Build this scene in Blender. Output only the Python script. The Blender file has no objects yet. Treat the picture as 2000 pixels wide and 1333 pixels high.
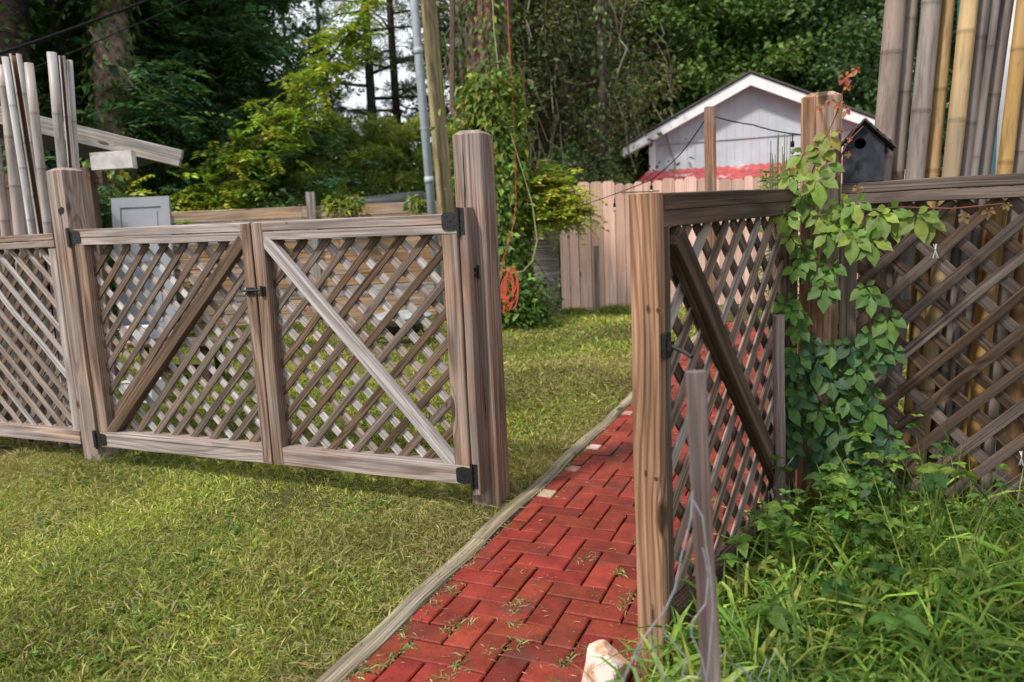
import bpy, math, random
import numpy as np
from mathutils import Vector, Matrix
R_ = math.radians
rng = np.random.default_rng(7); random.seed(7)
scn = bpy.context.scene
C = scn.collection

# ------------------------------------------------------------------ camera, sky, sun
FPX, TILT, ROLL, YAW, CAMH = 1467.8, R_(8.64), R_(-2.6), R_(22.99), 1.283
fw = Vector((-math.sin(YAW)*math.cos(TILT), math.cos(YAW)*math.cos(TILT), -math.sin(TILT)))
r0 = Vector((math.cos(YAW), math.sin(YAW), 0)); u0 = r0.cross(fw)
rt = r0*math.cos(ROLL)+u0*math.sin(ROLL); up = -r0*math.sin(ROLL)+u0*math.cos(ROLL)
cam = bpy.data.cameras.new('camera'); camo = bpy.data.objects.new('camera', cam); C.objects.link(camo)
m = Matrix(((rt.x, up.x, -fw.x, 0), (rt.y, up.y, -fw.y, 0), (rt.z, up.z, -fw.z, CAMH), (0, 0, 0, 1)))
camo.matrix_world = m
cam.sensor_width = 36; cam.lens = FPX*36/2000; cam.clip_start = .05; cam.clip_end = 600
cam.dof.use_dof = True; cam.dof.focus_distance = 3.15; cam.dof.aperture_fstop = 2.8
scn.camera = camo
SUN_EL, SUN_AZ = 52, 205            # azimuth clockwise from +Y
w = bpy.data.worlds.new('World'); scn.world = w; w.use_nodes = True
nt = w.node_tree; bg = nt.nodes['Background']; sky = nt.nodes.new('ShaderNodeTexSky')
sky.sky_type = 'NISHITA'; sky.sun_disc = False; sky.sun_elevation = R_(SUN_EL); sky.sun_rotation = R_(SUN_AZ)
sky.air_density = 1.0; sky.dust_density = 3.0; sky.ozone_density = 1.0
tc = nt.nodes.new('ShaderNodeTexCoord'); nz = nt.nodes.new('ShaderNodeTexNoise'); nz.inputs['Scale'].default_value = 2.2
nz.inputs['Detail'].default_value = 6
cr = nt.nodes.new('ShaderNodeValToRGB'); cr.color_ramp.elements[0].position = .3; cr.color_ramp.elements[1].position = .55
cr.color_ramp.elements[0].color = (.55, .55, .55, 1); cr.color_ramp.elements[1].color = (1, 1, 1, 1)
mx = nt.nodes.new('ShaderNodeMixRGB'); mx.inputs[2].default_value = (10.5, 10.9, 11.6, 1)   # thin cloud
nt.links.new(tc.outputs['Generated'], nz.inputs['Vector']); nt.links.new(nz.outputs[0], cr.inputs[0])
nt.links.new(cr.outputs[0], mx.inputs[0]); nt.links.new(sky.outputs[0], mx.inputs[1]); nt.links.new(mx.outputs[0], bg.inputs[0])
bg.inputs[1].default_value = 0.08
sl = bpy.data.lights.new('sun', 'SUN'); sl.energy = 3.0; sl.angle = R_(6); sl.color = (1, .93, .82)
so = bpy.data.objects.new('sun', sl); C.objects.link(so)
sd = Vector((math.sin(R_(SUN_AZ))*math.cos(R_(SUN_EL)), math.cos(R_(SUN_AZ))*math.cos(R_(SUN_EL)), math.sin(R_(SUN_EL))))
so.rotation_euler = sd.to_track_quat('Z', 'Y').to_euler(); so.location = (0, 0, 20)
scn.view_settings.view_transform = 'Standard'; scn.view_settings.look = 'None'; scn.view_settings.exposure = 0.55
scn.cycles.max_bounces = 6; scn.cycles.transparent_max_bounces = 8

# ------------------------------------------------------------------ helpers
def at(px, py, D):
    """point seen at photo pixel px,py at depth D"""
    px, py, D = float(px), float(py), float(D)
    p = Vector((0, 0, CAMH)) + D*(fw + rt*((px-1000)/FPX) - up*((py-666.5)/FPX)); return np.array(p)
def gp(px, D, z=0.):
    """ground point under the horizon pixel px at depth D"""
    hy = 666.5-FPX*math.tan(TILT)-(px-1000)*.0454
    p = at(px, hy, D); p[2] = z; return p
def pz(px, py, D): return at(px, py, D)[2]
def unit(v): v = np.asarray(v, float); return v/np.linalg.norm(v)
Z = np.array([0, 0, 1.])

def tag(o, label=None, cat=None, group=None, kind=None):
    if label: o['label'] = label
    if cat: o['category'] = cat
    if group: o['group'] = group
    if kind: o['kind'] = kind
    return o
def empty(name, loc, label, cat, group=None, rz=0):
    o = bpy.data.objects.new(name, None); C.objects.link(o); o.location = loc; o.rotation_euler = (0, 0, rz)
    o.empty_display_size = .1
    return tag(o, label, cat, group)
def make(name, V, F, mat, parent=None, attrs=None, smooth=False):
    """V Nx3, F list of tuples or (flat, totals)"""
    V = np.asarray(V, np.float32); me = bpy.data.meshes.new(name)
    if isinstance(F, tuple): flat, tot = F
    else:
        tot = np.array([len(f) for f in F], np.int32); flat = np.array([i for f in F for i in f], np.int32)
    if parent is not None:
        loc = np.array(parent.location, np.float32); V = V-loc
        if abs(parent.rotation_euler[2]) > 1e-6:
            c, s = math.cos(-parent.rotation_euler[2]), math.sin(-parent.rotation_euler[2])
            V = np.stack([V[:, 0]*c-V[:, 1]*s, V[:, 0]*s+V[:, 1]*c, V[:, 2]], 1)
    me.vertices.add(len(V)); me.vertices.foreach_set('co', V.ravel())
    me.loops.add(len(flat)); me.loops.foreach_set('vertex_index', flat)
    me.polygons.add(len(tot)); me.polygons.foreach_set('loop_start', np.concatenate([[0], np.cumsum(tot)[:-1]]).astype(np.int32))
    me.polygons.foreach_set('use_smooth', np.full(len(tot), smooth))
    me.update(calc_edges=True)
    for k, a in (attrs or {}).items():
        a = np.asarray(a, np.float32)
        if k == 'col':
            at_ = me.attributes.new(k, 'FLOAT_COLOR', 'POINT'); d = np.ones((len(V), 4), np.float32); d[:, :3] = a; at_.data.foreach_set('color', d.ravel())
        elif a.ndim == 2:
            at_ = me.attributes.new(k, 'FLOAT_VECTOR', 'POINT'); at_.data.foreach_set('vector', a.ravel())
        else:
            at_ = me.attributes.new(k, 'FLOAT', 'POINT'); at_.data.foreach_set('value', a)
    me.materials.append(mat)
    o = bpy.data.objects.new(name, me); C.objects.link(o)
    if parent is not None: o.parent = parent
    return o

class MB:
    def __init__(s): s.V = []; s.F = []; s.g = []; s.t = []; s.c = []
    def add(s, V, F, g=None, t=.5, col=(.5, .5, .5)):
        b = len(s.V); n = len(V)
        s.V += [tuple(v) for v in V]; s.F += [tuple(i+b for i in f) for f in F]
        s.g += [tuple(x) for x in (g if g is not None else V)]
        s.t += [t]*n
        s.c += [tuple(col)]*n if np.ndim(col) == 1 else [tuple(c) for c in col]
    def build(s, name, mat, parent=None, smooth=False):
        return make(name, s.V, s.F, mat, parent, {'g': np.array(s.g), 'tone': np.array(s.t), 'col': np.array(s.c)}, smooth)
    # a sawn board along p0-p1, width w along wd, depth d, worn edges
    def board(s, p0, p1, wd, w, d, tone=None, c=.003, wob=.0012, seg=.13, col=(.5, .5, .5), cut0=0., cut1=0.):
        p0 = np.array(p0, float); p1 = np.array(p1, float); a = p1-p0; L = np.linalg.norm(a); a /= L
        wd = np.array(wd, float); wd = unit(wd-a*(wd@a)); dd = np.cross(a, wd)
        n = max(1, int(L/seg)); c = min(c, w*.2, d*.2); hw, hd = w/2, d/2
        sec = [(-hw+c, -hd), (hw-c, -hd), (hw, -hd+c), (hw, hd-c), (hw-c, hd), (-hw+c, hd), (-hw, hd-c), (-hw, -hd+c)]
        off = random.uniform(0, 40); oy = random.uniform(-.5, .5)*w; oz = random.choice((-1, 1))*random.uniform(.6, 2.)*max(d, .03)
        V, G = [], []
        ph = [random.uniform(0, 6.28) for _ in range(4)]
        for i in range(n+1):
            t = i/n; x = t*L
            ow = wob*(math.sin(x*5+ph[0])+math.sin(x*13+ph[1])*.5)*(0 if i in (0, n) else 1); od = wob*(math.sin(x*6+ph[2])+.5*math.sin(x*11+ph[3]))*(0 if i in (0, n) else 1)
            for (u, v) in sec:
                xx = x + (cut0*u if i == 0 else cut1*u if i == n else 0)
                V.append(p0+a*xx+wd*(u+ow)+dd*(v+od)); G.append((xx+off, u+oy, v+oz))
        F = []
        for i in range(n):
            for k in range(8):
                k2 = (k+1) % 8; F.append((i*8+k, i*8+k2, (i+1)*8+k2, (i+1)*8+k))
        F.append(tuple(range(7, -1, -1))); F.append(tuple(n*8+k for k in range(8)))
        s.add(V, F, G, random.random() if tone is None else tone, col)
    def box(s, lo, hi, t=.5, col=(.5, .5, .5)):
        x0, y0, z0 = lo; x1, y1, z1 = hi
        V = [(x0, y0, z0), (x1, y0, z0), (x1, y1, z0), (x0, y1, z0), (x0, y0, z1), (x1, y0, z1), (x1, y1, z1), (x0, y1, z1)]
        s.add(V, [(3, 2, 1, 0), (4, 5, 6, 7), (0, 1, 5, 4), (1, 2, 6, 5), (2, 3, 7, 6), (3, 0, 4, 7)], None, t, col)
    # tube along points with radii
    def tube(s, P, R, n=6, cap=True, col=(.5, .5, .5), t=.5, cols=None):
        P = [np.array(p, float) for p in P]
        if np.ndim(R) == 0: R = [R]*len(P)
        d0 = unit(P[1]-P[0]); ref = np.array([1, 0, 0.]) if abs(d0[0]) < .8 else np.array([0, 1., 0])
        u = unit(np.cross(d0, ref)); V = []; G = []; CC = []; L = 0; off = random.uniform(0, 40)
        for i, p in enumerate(P):
            a = P[min(i+1, len(P)-1)]-P[max(i-1, 0)]; a = a/(np.linalg.norm(a)+1e-12)
            u = u-a*(u@a); u = u/(np.linalg.norm(u)+1e-12); v = np.cross(a, u)
            if i: L += np.linalg.norm(p-P[i-1])
            for k in range(n):
                th = 2*math.pi*k/n; V.append(p+(u*math.cos(th)+v*math.sin(th))*R[i]); G.append((L+off, math.cos(th)*R[i], math.sin(th)*R[i]))
                CC.append(cols[i] if cols is not None else col)
        F = [(i*n+k, i*n+(k+1) % n, (i+1)*n+(k+1) % n, (i+1)*n+k) for i in range(len(P)-1) for k in range(n)]
        if cap: F += [tuple(range(n-1, -1, -1)), tuple((len(P)-1)*n+k for k in range(n))]
        s.add(V, F, G, t, CC)
    def lathe(s, base, prof, n=20, col=(.5, .5, .5)):
        V = []; base = np.array(base, float)
        for (r, z) in prof:
            for k in range(n): V.append(base+(r*math.cos(6.28318*k/n), r*math.sin(6.28318*k/n), z))
        F = [(i*n+k, i*n+(k+1) % n, (i+1)*n+(k+1) % n, (i+1)*n+k) for i in range(len(prof)-1) for k in range(n)]
        F += [tuple(range(n-1, -1, -1)), tuple((len(prof)-1)*n+k for k in range(n))]
        s.add(V, F, None, .5, col)

TPL = {
 'quad': (np.array([(0, 0, 0), (.45, -.5, .12), (.45, .5, .12), (1, 0, 0.)]), [(0, 1, 3), (0, 3, 2)]),
 'blade': (np.array([(0, -.5, 0), (0, .5, 0), (.5, -.42, 0), (.5, .42, 0), (1, 0, 0.)]), [(0, 1, 3, 2), (2, 3, 4)]),
 'blade3': (np.array([(0, -.4, .0), (0, .4, 0), (.3, -.5, .1), (.3, .5, .1), (.3, 0, 0), (.65, -.38, .1), (.65, .38, .1), (.65, 0, 0), (1, 0, 0.)]),
            [(0, 4, 2), (0, 1, 4), (1, 3, 4), (2, 4, 7, 5), (4, 3, 6, 7), (5, 7, 8), (7, 6, 8)]),
 'leaf': (np.array([(0, 0, 0), (.22, -.36, .1), (.22, .36, .1), (.5, -.5, .15), (.5, .5, .15), (.78, -.3, .1), (.78, .3, .1), (1, 0, 0), (.22, 0, 0), (.5, 0, 0), (.78, 0, 0.)]),
          [(0, 8, 1), (0, 2, 8), (1, 8, 9, 3), (8, 2, 4, 9), (3, 9, 10, 5), (9, 4, 6, 10), (5, 10, 7), (10, 6, 7)]),
}
def leafset(P, D, N, L, W, col, shape='quad', droop=.15):
    """arrays of leaves -> (V, (flat,tot), col)"""
    n = len(P); T, F = TPL[shape]; nv = len(T)
    D = D/(np.linalg.norm(D, axis=1, keepdims=True)+1e-9); S = np.cross(D, N); S /= (np.linalg.norm(S, axis=1, keepdims=True)+1e-9); N = np.cross(S, D)
    L = np.broadcast_to(L, (n,))[:, None, None]; W = np.broadcast_to(W, (n,))[:, None, None]; dr = np.broadcast_to(droop, (n,))[:, None]
    t = T[None, :, 0:1]; s = T[None, :, 1:2]; h = T[None, :, 2:3]
    V = P[:, None]+D[:, None]*t*L+S[:, None]*s*W+N[:, None]*h*W
    V[:, :, 2] -= (t[..., 0]**2)*L[..., 0]*dr
    base = (np.arange(n)*nv)[:, None]
    flat = (base+np.array([i for f in F for i in f])[None]).ravel().astype(np.int32)
    tot = np.tile(np.array([len(f) for f in F]), n).astype(np.int32)
    cc = np.repeat(col[:, None], nv, 1).reshape(-1, 3)
    return V.reshape(-1, 3), (flat, tot), cc
def join(sets):
    Vs, fl, tt, cc = [], [], [], []; b = 0
    for V, (f, t), c in sets: Vs.append(V); fl.append(f+b); tt.append(t); cc.append(c); b += len(V)
    return np.concatenate(Vs), (np.concatenate(fl).astype(np.int32), np.concatenate(tt)), np.concatenate(cc)
def leafobj(name, sets, mat, parent=None):
    V, F, c = join(sets); return make(name, V, F, mat, parent, {'col': c})
def rdir(n, up_=0.0, spread=1.0):
    d = rng.normal(0, 1, (n, 3))*np.array([1, 1, spread]); d[:, 2] += up_; return d/(np.linalg.norm(d, axis=1, keepdims=True)+1e-9)
def pal(n, cols, wts=None, var=.15):
    cols = np.array(cols, float); i = rng.choice(len(cols), n, p=wts); c = cols[i]*np.exp(rng.normal(0, var, (n, 1)))*np.exp(rng.normal(0, var*.3, (n, 3)))
    return np.clip(c, 0, .9)

# ------------------------------------------------------------------ materials
def newmat(name):
    m = bpy.data.materials.new(name); m.use_nodes = True; t = m.node_tree; t.nodes.clear()
    o = t.nodes.new('ShaderNodeOutputMaterial'); b = t.nodes.new('ShaderNodeBsdfPrincipled'); t.links.new(b.outputs[0], o.inputs[0])
    return m, t, b
class NT:
    def __init__(s, t): s.t = t
    def n(s, typ, **kw):
        x = s.t.nodes.new(typ)
        for k, v in kw.items(): setattr(x, k, v)
        return x
    def lk(s, a, b): s.t.links.new(a, b)
    def setin(s, inp, v):
        if isinstance(v, bpy.types.NodeSocket): s.lk(v, inp)
        elif isinstance(v, (tuple, list)) and len(v) == 3 and inp.type == 'RGBA': inp.default_value = (*v, 1)
        else: inp.default_value = v
    def math(s, op, a, b=0., c=None, clamp=False):
        x = s.n('ShaderNodeMath', operation=op); x.use_clamp = clamp; s.setin(x.inputs[0], a); s.setin(x.inputs[1], b)
        if c is not None: s.setin(x.inputs[2], c)
        return x.outputs[0]
    def attr(s, name, o='Vector'):
        x = s.n('ShaderNodeAttribute', attribute_name=name); return x.outputs[o]
    def mul(s, v, sc):
        x = s.n('ShaderNodeVectorMath', operation='MULTIPLY'); s.lk(v, x.inputs[0]); x.inputs[1].default_value = sc; return x.outputs[0]
    def noise(s, v, scale=1., detail=2., rough=.5):
        x = s.n('ShaderNodeTexNoise'); s.lk(v, x.inputs['Vector']); x.inputs['Scale'].default_value = scale; x.inputs['Detail'].default_value = detail; x.inputs['Roughness'].default_value = rough
        return x.outputs[0]
    def ramp(s, f, a, b, lo=0., hi=1.):
        x = s.n('ShaderNodeMapRange', interpolation_type='SMOOTHSTEP'); s.setin(x.inputs[0], f)
        for i, v in zip((1, 2, 3, 4), (a, b, lo, hi)): x.inputs[i].default_value = v
        return x.outputs[0]
    def mix(s, f, a, b, typ='MIX'):
        x = s.n('ShaderNodeMixRGB', blend_type=typ); s.setin(x.inputs[0], f); s.setin(x.inputs[1], a); s.setin(x.inputs[2], b); return x.outputs[0]
    def bump(s, h, strength=.4, dist=.003):
        x = s.n('ShaderNodeBump'); s.setin(x.inputs['Height'], h); x.inputs['Strength'].default_value = strength; x.inputs['Distance'].default_value = dist; return x.outputs[0]
    def geo(s): return s.n('ShaderNodeNewGeometry').outputs['Position']

def wood(name, early, late, grey, greyamt=.5, crack=1., knots=1., ring=150., rough=.8, tonevar=.35, green=0., fc=1., wa=.085):
    m, t, b = newmat(name); N = NT(t); g = N.attr('g'); tone = N.attr('tone', 'Fac')
    sp = N.n('ShaderNodeSeparateXYZ'); N.lk(g, sp.inputs[0])
    wob = N.math('MULTIPLY', N.math('SUBTRACT', N.noise(N.mul(g, (.75, 4, 4)), 1, 1), .5), wa)
    wob2 = N.math('MULTIPLY', N.math('SUBTRACT', N.noise(N.mul(g, (4, 60, 60)), 1, 2), .5), .005)
    vo = N.n('ShaderNodeTexVoronoi'); N.lk(N.mul(g, (2.2, 8, 1.6)), vo.inputs['Vector']); vo.inputs['Scale'].default_value = 1
    sc = N.n('ShaderNodeSeparateColor'); N.lk(vo.outputs['Color'], sc.inputs[0])
    gate = N.math('GREATER_THAN', sc.outputs[0], 1-.5*knots)
    k = N.math('MULTIPLY', N.math('SUBTRACT', 1, N.math('DIVIDE', vo.outputs['Distance'], .36), clamp=True), gate)
    kc = N.ramp(k, .55, .72)
    y = N.math('ADD', sp.outputs[1], N.math('ADD', wob, wob2)); z = N.math('ADD', sp.outputs[2], N.math('MULTIPLY', wob, .6))
    r = N.math('SQRT', N.math('ADD', N.math('MULTIPLY', y, y), N.math('MULTIPLY', z, z)))
    r = N.math('ADD', r, N.math('MULTIPLY', N.math('MULTIPLY', k, k), .035))
    s_ = N.math('SINE', N.math('MULTIPLY', r, ring*6.2832))
    rings = N.ramp(s_, -.2, 1.)
    fib = N.noise(N.mul(g, (2.5, 190, 190)), 1, 4, .7); fib2 = N.noise(N.mul(g, (.8, 60, 60)), 1, 3, .6)
    blo = N.noise(N.mul(g, (2.2, 9, 9)), 1, 4, .6)
    col = N.mix(N.math('MULTIPLY', rings, .75), early, late)
    ga = N.ramp(N.math('ADD', blo, N.math('MULTIPLY', N.math('SUBTRACT', tone, .5), tonevar)), .38, .66, max(0, greyamt-.45), min(1, greyamt+.4))
    gcol = N.mix(N.math('MULTIPLY', rings, .45), grey, tuple(c*.5 for c in grey))
    col = N.mix(ga, col, gcol)
    col = N.mix(1., col, N.ramp(fib, .3, .7, 1-.36*fc, 1+.22*fc), 'MULTIPLY')
    col = N.mix(1., col, N.ramp(fib2, .32, .68, 1-.3*fc, 1+.2*fc), 'MULTIPLY')
    col = N.mix(1., col, N.ramp(tone, 0, 1, .8, 1.2), 'MULTIPLY')
    col = N.mix(1., col, N.ramp(N.noise(N.mul(g, (2.0, 22, 22)), 1, 3, .6), .3, .7, 1-.28*fc, 1+.2*fc), 'MULTIPLY')
    ck = N.ramp(N.noise(N.mul(g, (.7, 75, 75)), 1, 2, .5), .66, .71) if crack else 0.
    ckm = N.math('MULTIPLY', ck, .8*crack)
    col = N.mix(ckm, col, (.02, .014, .01))
    col = N.mix(N.math('MULTIPLY', kc, .85), col, (.035, .02, .012))
    if green: col = N.mix(N.math('MULTIPLY', N.ramp(N.noise(N.mul(g, (3, 14, 14)), 1, 3), .5, .68), green), col, (.10, .11, .04))
    N.lk(col, b.inputs['Base Color']); b.inputs['Roughness'].default_value = rough; b.inputs['Specular IOR Level'].default_value = .25
    b.inputs['Roughness'].default_value = rough
    h = N.math('SUBTRACT', N.math('ADD', N.math('MULTIPLY', fib, .5), N.math('MULTIPLY', N.math('SUBTRACT', 1, rings), .5)), N.math('MULTIPLY', ckm, 1.2))
    N.lk(N.bump(h, .55, .0025), b.inputs['Normal'])
    return m
W_post = wood('weathered_post_wood', (.33, .215, .155), (.135, .075, .052), (.29, .235, .215), .5, ring=85, fc=.85)
W_rail = wood('weathered_rail_wood', (.36, .25, .195), (.15, .085, .062), (.33, .285, .275), .5, ring=85, fc=.9)
W_dark = wood('dark_weathered_wood', (.15, .095, .065), (.06, .034, .023), (.15, .12, .11), .4, ring=80)
W_slat = wood('brown_slat_wood', (.175, .112, .075), (.075, .042, .028), (.165, .13, .115), .4, tonevar=.7, knots=.5, crack=.6)
W_pale = wood('pale_slat_wood', (.40, .30, .25), (.22, .15, .12), (.40, .37, .37), .7, tonevar=.6, knots=.35, crack=.5)
W_new = wood('fresh_pine_wood', (.43, .25, .155), (.19, .085, .045), (.42, .33, .31), .42, ring=55, crack=.5, knots=1.4, wa=.15)
W_orange = wood('orange_plank_wood', (.50, .31, .17), (.30, .155, .075), (.38, .33, .29), .25, ring=60, crack=.4)
W_greyp = wood('grey_plank_wood', (.33, .27, .22), (.17, .13, .10), (.32, .30, .29), .75, ring=60)
W_pink = wood('faded_pink_stain', (.82, .52, .41), (.74, .45, .35), (.80, .57, .48), .3, ring=45, crack=.3, knots=.6, tonevar=.2, fc=.35)
W_edge = wood('edging_timber_wood', (.36, .29, .20), (.22, .16, .10), (.36, .33, .28), .6, ring=110, green=.4)
W_pole = wood('treated_pole_wood', (.46, .37, .20), (.30, .23, .11), (.46, .40, .28), .35, ring=60, knots=.5)
W_stake = wood('faded_maroon_paint', (.25, .165, .145), (.20, .125, .11), (.31, .25, .235), .5, ring=60, crack=.3, knots=.1)

def plain(name, col, rough=.6, metal=0., nscale=20., var=.25, bump=.2, spec=.5, col2=None, c2=(.5, .65)):
    m, t, b = newmat(name); N = NT(t); p = N.geo(); n1 = N.noise(p, nscale, 5, .6)
    c = N.mix(1., col, N.ramp(n1, .3, .7, 1-var, 1+var), 'MULTIPLY')
    if col2: c = N.mix(N.ramp(N.noise(p, nscale*.35, 5, .65), *c2), c, col2)
    N.lk(c, b.inputs['Base Color']); b.inputs['Roughness'].default_value = rough; b.inputs['Metallic'].default_value = metal; b.inputs['Specular IOR Level'].default_value = spec
    if bump: N.lk(N.bump(n1, bump, .004), b.inputs['Normal'])
    return m
M_black = plain('black_iron', (.012, .012, .013), .45, 0, 60, .3, .3)
M_screw = plain('dull_screw_metal', (.25, .25, .25), .4, .8, 60)
M_cable = plain('black_cable', (.008, .008, .008), .8, spec=.15)
M_wire = plain('galvanised_wire', (.42, .44, .48), .5, .4, 40)
M_pvc = plain('grey_conduit_plastic', (.36, .41, .46), .5, 0, 8, .1, .05)
M_white = plain('white_paint', (.72, .72, .75), .55, 0, 6, .08, .05)
M_wbeam = plain('dirty_white_paint', (.50, .47, .47), .8, 0, 9, .2, .4, .3, (.30, .25, .22), (.56, .66))
M_doorp = plain('grey_white_door_paint', (.27, .285, .33), .45, 0, 3, .06, .03)
M_wall = plain('pale_wall_paint', (.45, .505, .565), .7, 0, 2.5, .07, .05, .3, (.56, .48, .50), (.5, .75))
M_fascia = plain('white_fascia_paint', (.78, .77, .80), .6, 0, 4, .06, .05)
M_shing = plain('dark_shingle', (.07, .065, .065), .9, 0, 30, .4, .6)
M_redroof = plain('flaking_red_roof_paint', (.42, .075, .08), .6, 0, 4., .3, .4, .3, (.66, .55, .55), (.56, .64))
M_bird = plain('charcoal_birdhouse_paint', (.030, .036, .048), .7, 0, 30, .35, .3, .3, (.07, .075, .085), (.55, .75))
M_pink = plain('pinkish_stone', (.50, .30, .19), .8, 0, 38, .3, .9, .3, (.60, .50, .44), (.44, .5))
M_conc = plain('grey_metal', (.33, .35, .36), .6, .2, 14, .3, .2)
M_tarp = plain('black_plastic_sheet', (.035, .038, .045), .45, 0, 6, .3, .3)
M_orange = plain('orange_cord', (.44, .06, .025), .6)
M_yrope = plain('yellow_green_rope', (.30, .29, .12), .7)
M_ant = plain('dark_interior', (.01, .01, .01), .9)
M_bulb = plain('clear_bulb', (.4, .38, .33), .15)
M_vinew = plain('brown_vine_stem', (.13, .085, .06), .85)
M_bark = plain('grey_brown_bark', (.11, .085, .07), .9, 0, 14, .45, 1., .2)
M_bark2 = plain('dark_pine_bark', (.045, .035, .03), .9, 0, 14, .45, 1., .2)
M_bark3 = plain('red_cedar_bark', (.17, .095, .075), .9, 0, 22, .5, 1., .2, (.10, .08, .07), (.5, .6))
M_teal = plain('teal_panel_paint', (.01, .16, .19), .5)

def leafmat(name, trans=.35, rough=.5, nscale=40.):
    m, t, b = newmat(name); N = NT(t); c = N.attr('col', 'Color')
    c = N.mix(1., c, N.ramp(N.noise(N.geo(), nscale, 2), .3, .7, .8, 1.2), 'MULTIPLY')
    N.lk(c, b.inputs['Base Color']); b.inputs['Roughness'].default_value = rough; b.inputs['Specular IOR Level'].default_value = .35
    tr = N.n('ShaderNodeBsdfTranslucent'); N.lk(N.mix(1., c, (1.25, 1.3, .55), 'MULTIPLY'), tr.inputs[0])
    ms = N.n('ShaderNodeMixShader'); ms.inputs[0].default_value = trans
    N.lk(b.outputs[0], ms.inputs[1]); N.lk(tr.outputs[0], ms.inputs[2])
    N.lk(ms.outputs[0], t.nodes['Material Output'].inputs[0]); return m
TPL['ovate'] = (np.array([(0, 0, 0), (.18, -.2, .03), (.18, .2, .03), (.42, -.5, .07), (.42, .5, .07), (.7, -.4, .06), (.7, .4, .06), (.88, -.14, .03), (.88, .14, .03), (1, 0, 0), (.18, 0, 0), (.42, 0, 0), (.7, 0, 0), (.88, 0, 0.)]),
  [(0, 10, 1), (0, 2, 10), (1, 10, 11, 3), (10, 2, 4, 11), (3, 11, 12, 5), (11, 4, 6, 12), (5, 12, 13, 7), (12, 6, 8, 13), (7, 13, 9), (13, 8, 9)])
M_leaf = leafmat('foliage'); M_far = leafmat('far_foliage', .25, .6, 6.); M_grass = leafmat('grass_blades', .3, .55)
def colmat(name, rough=.5, stretch=(3, 30, 30), var=.12, spec=.4):
    m, t, b = newmat(name); N = NT(t); c = N.attr('col', 'Color'); g = N.attr('g')
    c = N.mix(1., c, N.ramp(N.noise(N.mul(g, stretch), 1, 4, .6), .3, .7, 1-var, 1+var), 'MULTIPLY')
    c = N.mix(1., c, N.ramp(N.noise(N.mul(g, (stretch[0]*.8, 20, 20)), 1, 4, .7), .45, .68, 1.06, .55), 'MULTIPLY')
    c = N.mix(N.ramp(N.noise(N.mul(g, (9, 60, 60)), 1, 5, .75), .6, .72, 0, .55), c, (.09, .075, .06))
    c = N.mix(N.ramp(N.noise(N.mul(g, (1.3, 9, 9)), 1, 3, .6), .45, .7, 0, .45), c, (.24, .21, .19))
    N.lk(c, b.inputs['Base Color']); b.inputs['Roughness'].default_value = rough; b.inputs['Specular IOR Level'].default_value = spec
    return m
M_bamboo = colmat('dried_bamboo', .45)

# brick: painted red pavers with wear
mb_, t_, b_ = newmat('red_painted_paver'); N = NT(t_); c = N.attr('col', 'Color'); p = N.geo()
c = N.mix(1., c, N.ramp(N.noise(p, 9, 5, .65), .3, .7, .72, 1.22), 'MULTIPLY')
c = N.mix(1., c, N.ramp(N.noise(p, 160, 3, .6), .3, .7, .82, 1.16), 'MULTIPLY')
c = N.mix(N.ramp(N.noise(p, 240, 2, .5), .70, .76, 0, .4), c, (.32, .2, .18))
c = N.mix(N.ramp(N.noise(p, 3.3, 6, .7), .52, .68, 0, .68), c, (.085, .042, .036))
N.lk(c, b_.inputs['Base Color']); b_.inputs['Roughness'].default_value = .62; b_.inputs['Specular IOR Level'].default_value = .22
N.lk(N.bump(N.math('ADD', N.noise(p, 160, 3), N.noise(p, 30, 3)), .35, .003), b_.inputs['Normal']); M_brick = mb_
def ground_mat(name, a, b2, c3, s=3.):
    m, t, b = newmat(name); N = NT(t); p = N.geo()
    c = N.mix(N.ramp(N.noise(p, s, 6, .65), .38, .62), a, b2); c = N.mix(N.ramp(N.noise(p, s*14, 4, .6), .45, .7), c, c3)
    N.lk(c, b.inputs['Base Color']); b.inputs['Roughness'].default_value = .95; b.inputs['Specular IOR Level'].default_value = .1
    N.lk(N.bump(N.noise(p, 60, 5, .7), .8, .02), b.inputs['Normal']); return m
M_soil = ground_mat('grassy_soil', (.055, .055, .02), (.085, .065, .03), (.09, .09, .03))
M_sand = ground_mat('dark_joint_sand', (.025, .018, .015), (.06, .04, .03), (.015, .012, .01), 8)

# ------------------------------------------------------------------ ground, path, edging
V = []; F = []; xs = np.concatenate([np.linspace(-400, -14, 8), np.linspace(-12, 5, 60), np.linspace(8, 400, 8)]); ys = np.concatenate([np.linspace(-60, -2, 5), np.linspace(0, 14, 50), np.linspace(18, 500, 10)])
for y in ys:
    for x in xs:
        z = -.012+.012*math.sin(x*1.7+y)*math.sin(y*1.3) if (-12 < x < 5 and 0 < y < 14) else 0.
        if -1.45 < x < .15: z = -.03
        V.append((x, y, z-.01))
nx = len(xs)
F = [(j*nx+i, j*nx+i+1, (j+1)*nx+i+1, (j+1)*nx+i) for j in range(len(ys)-1) for i in range(nx-1)]
tag(make('ground', V, F, M_soil), kind='structure')
XL, XR, YN, YF = -1.278, -.02, .2, 9.7
bed = MB(); bed.box((XL, YN, -.05), (XR, YF, -.014)); tag(bed.build('path_bed', M_sand), kind='structure')
bk = MB()
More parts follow.
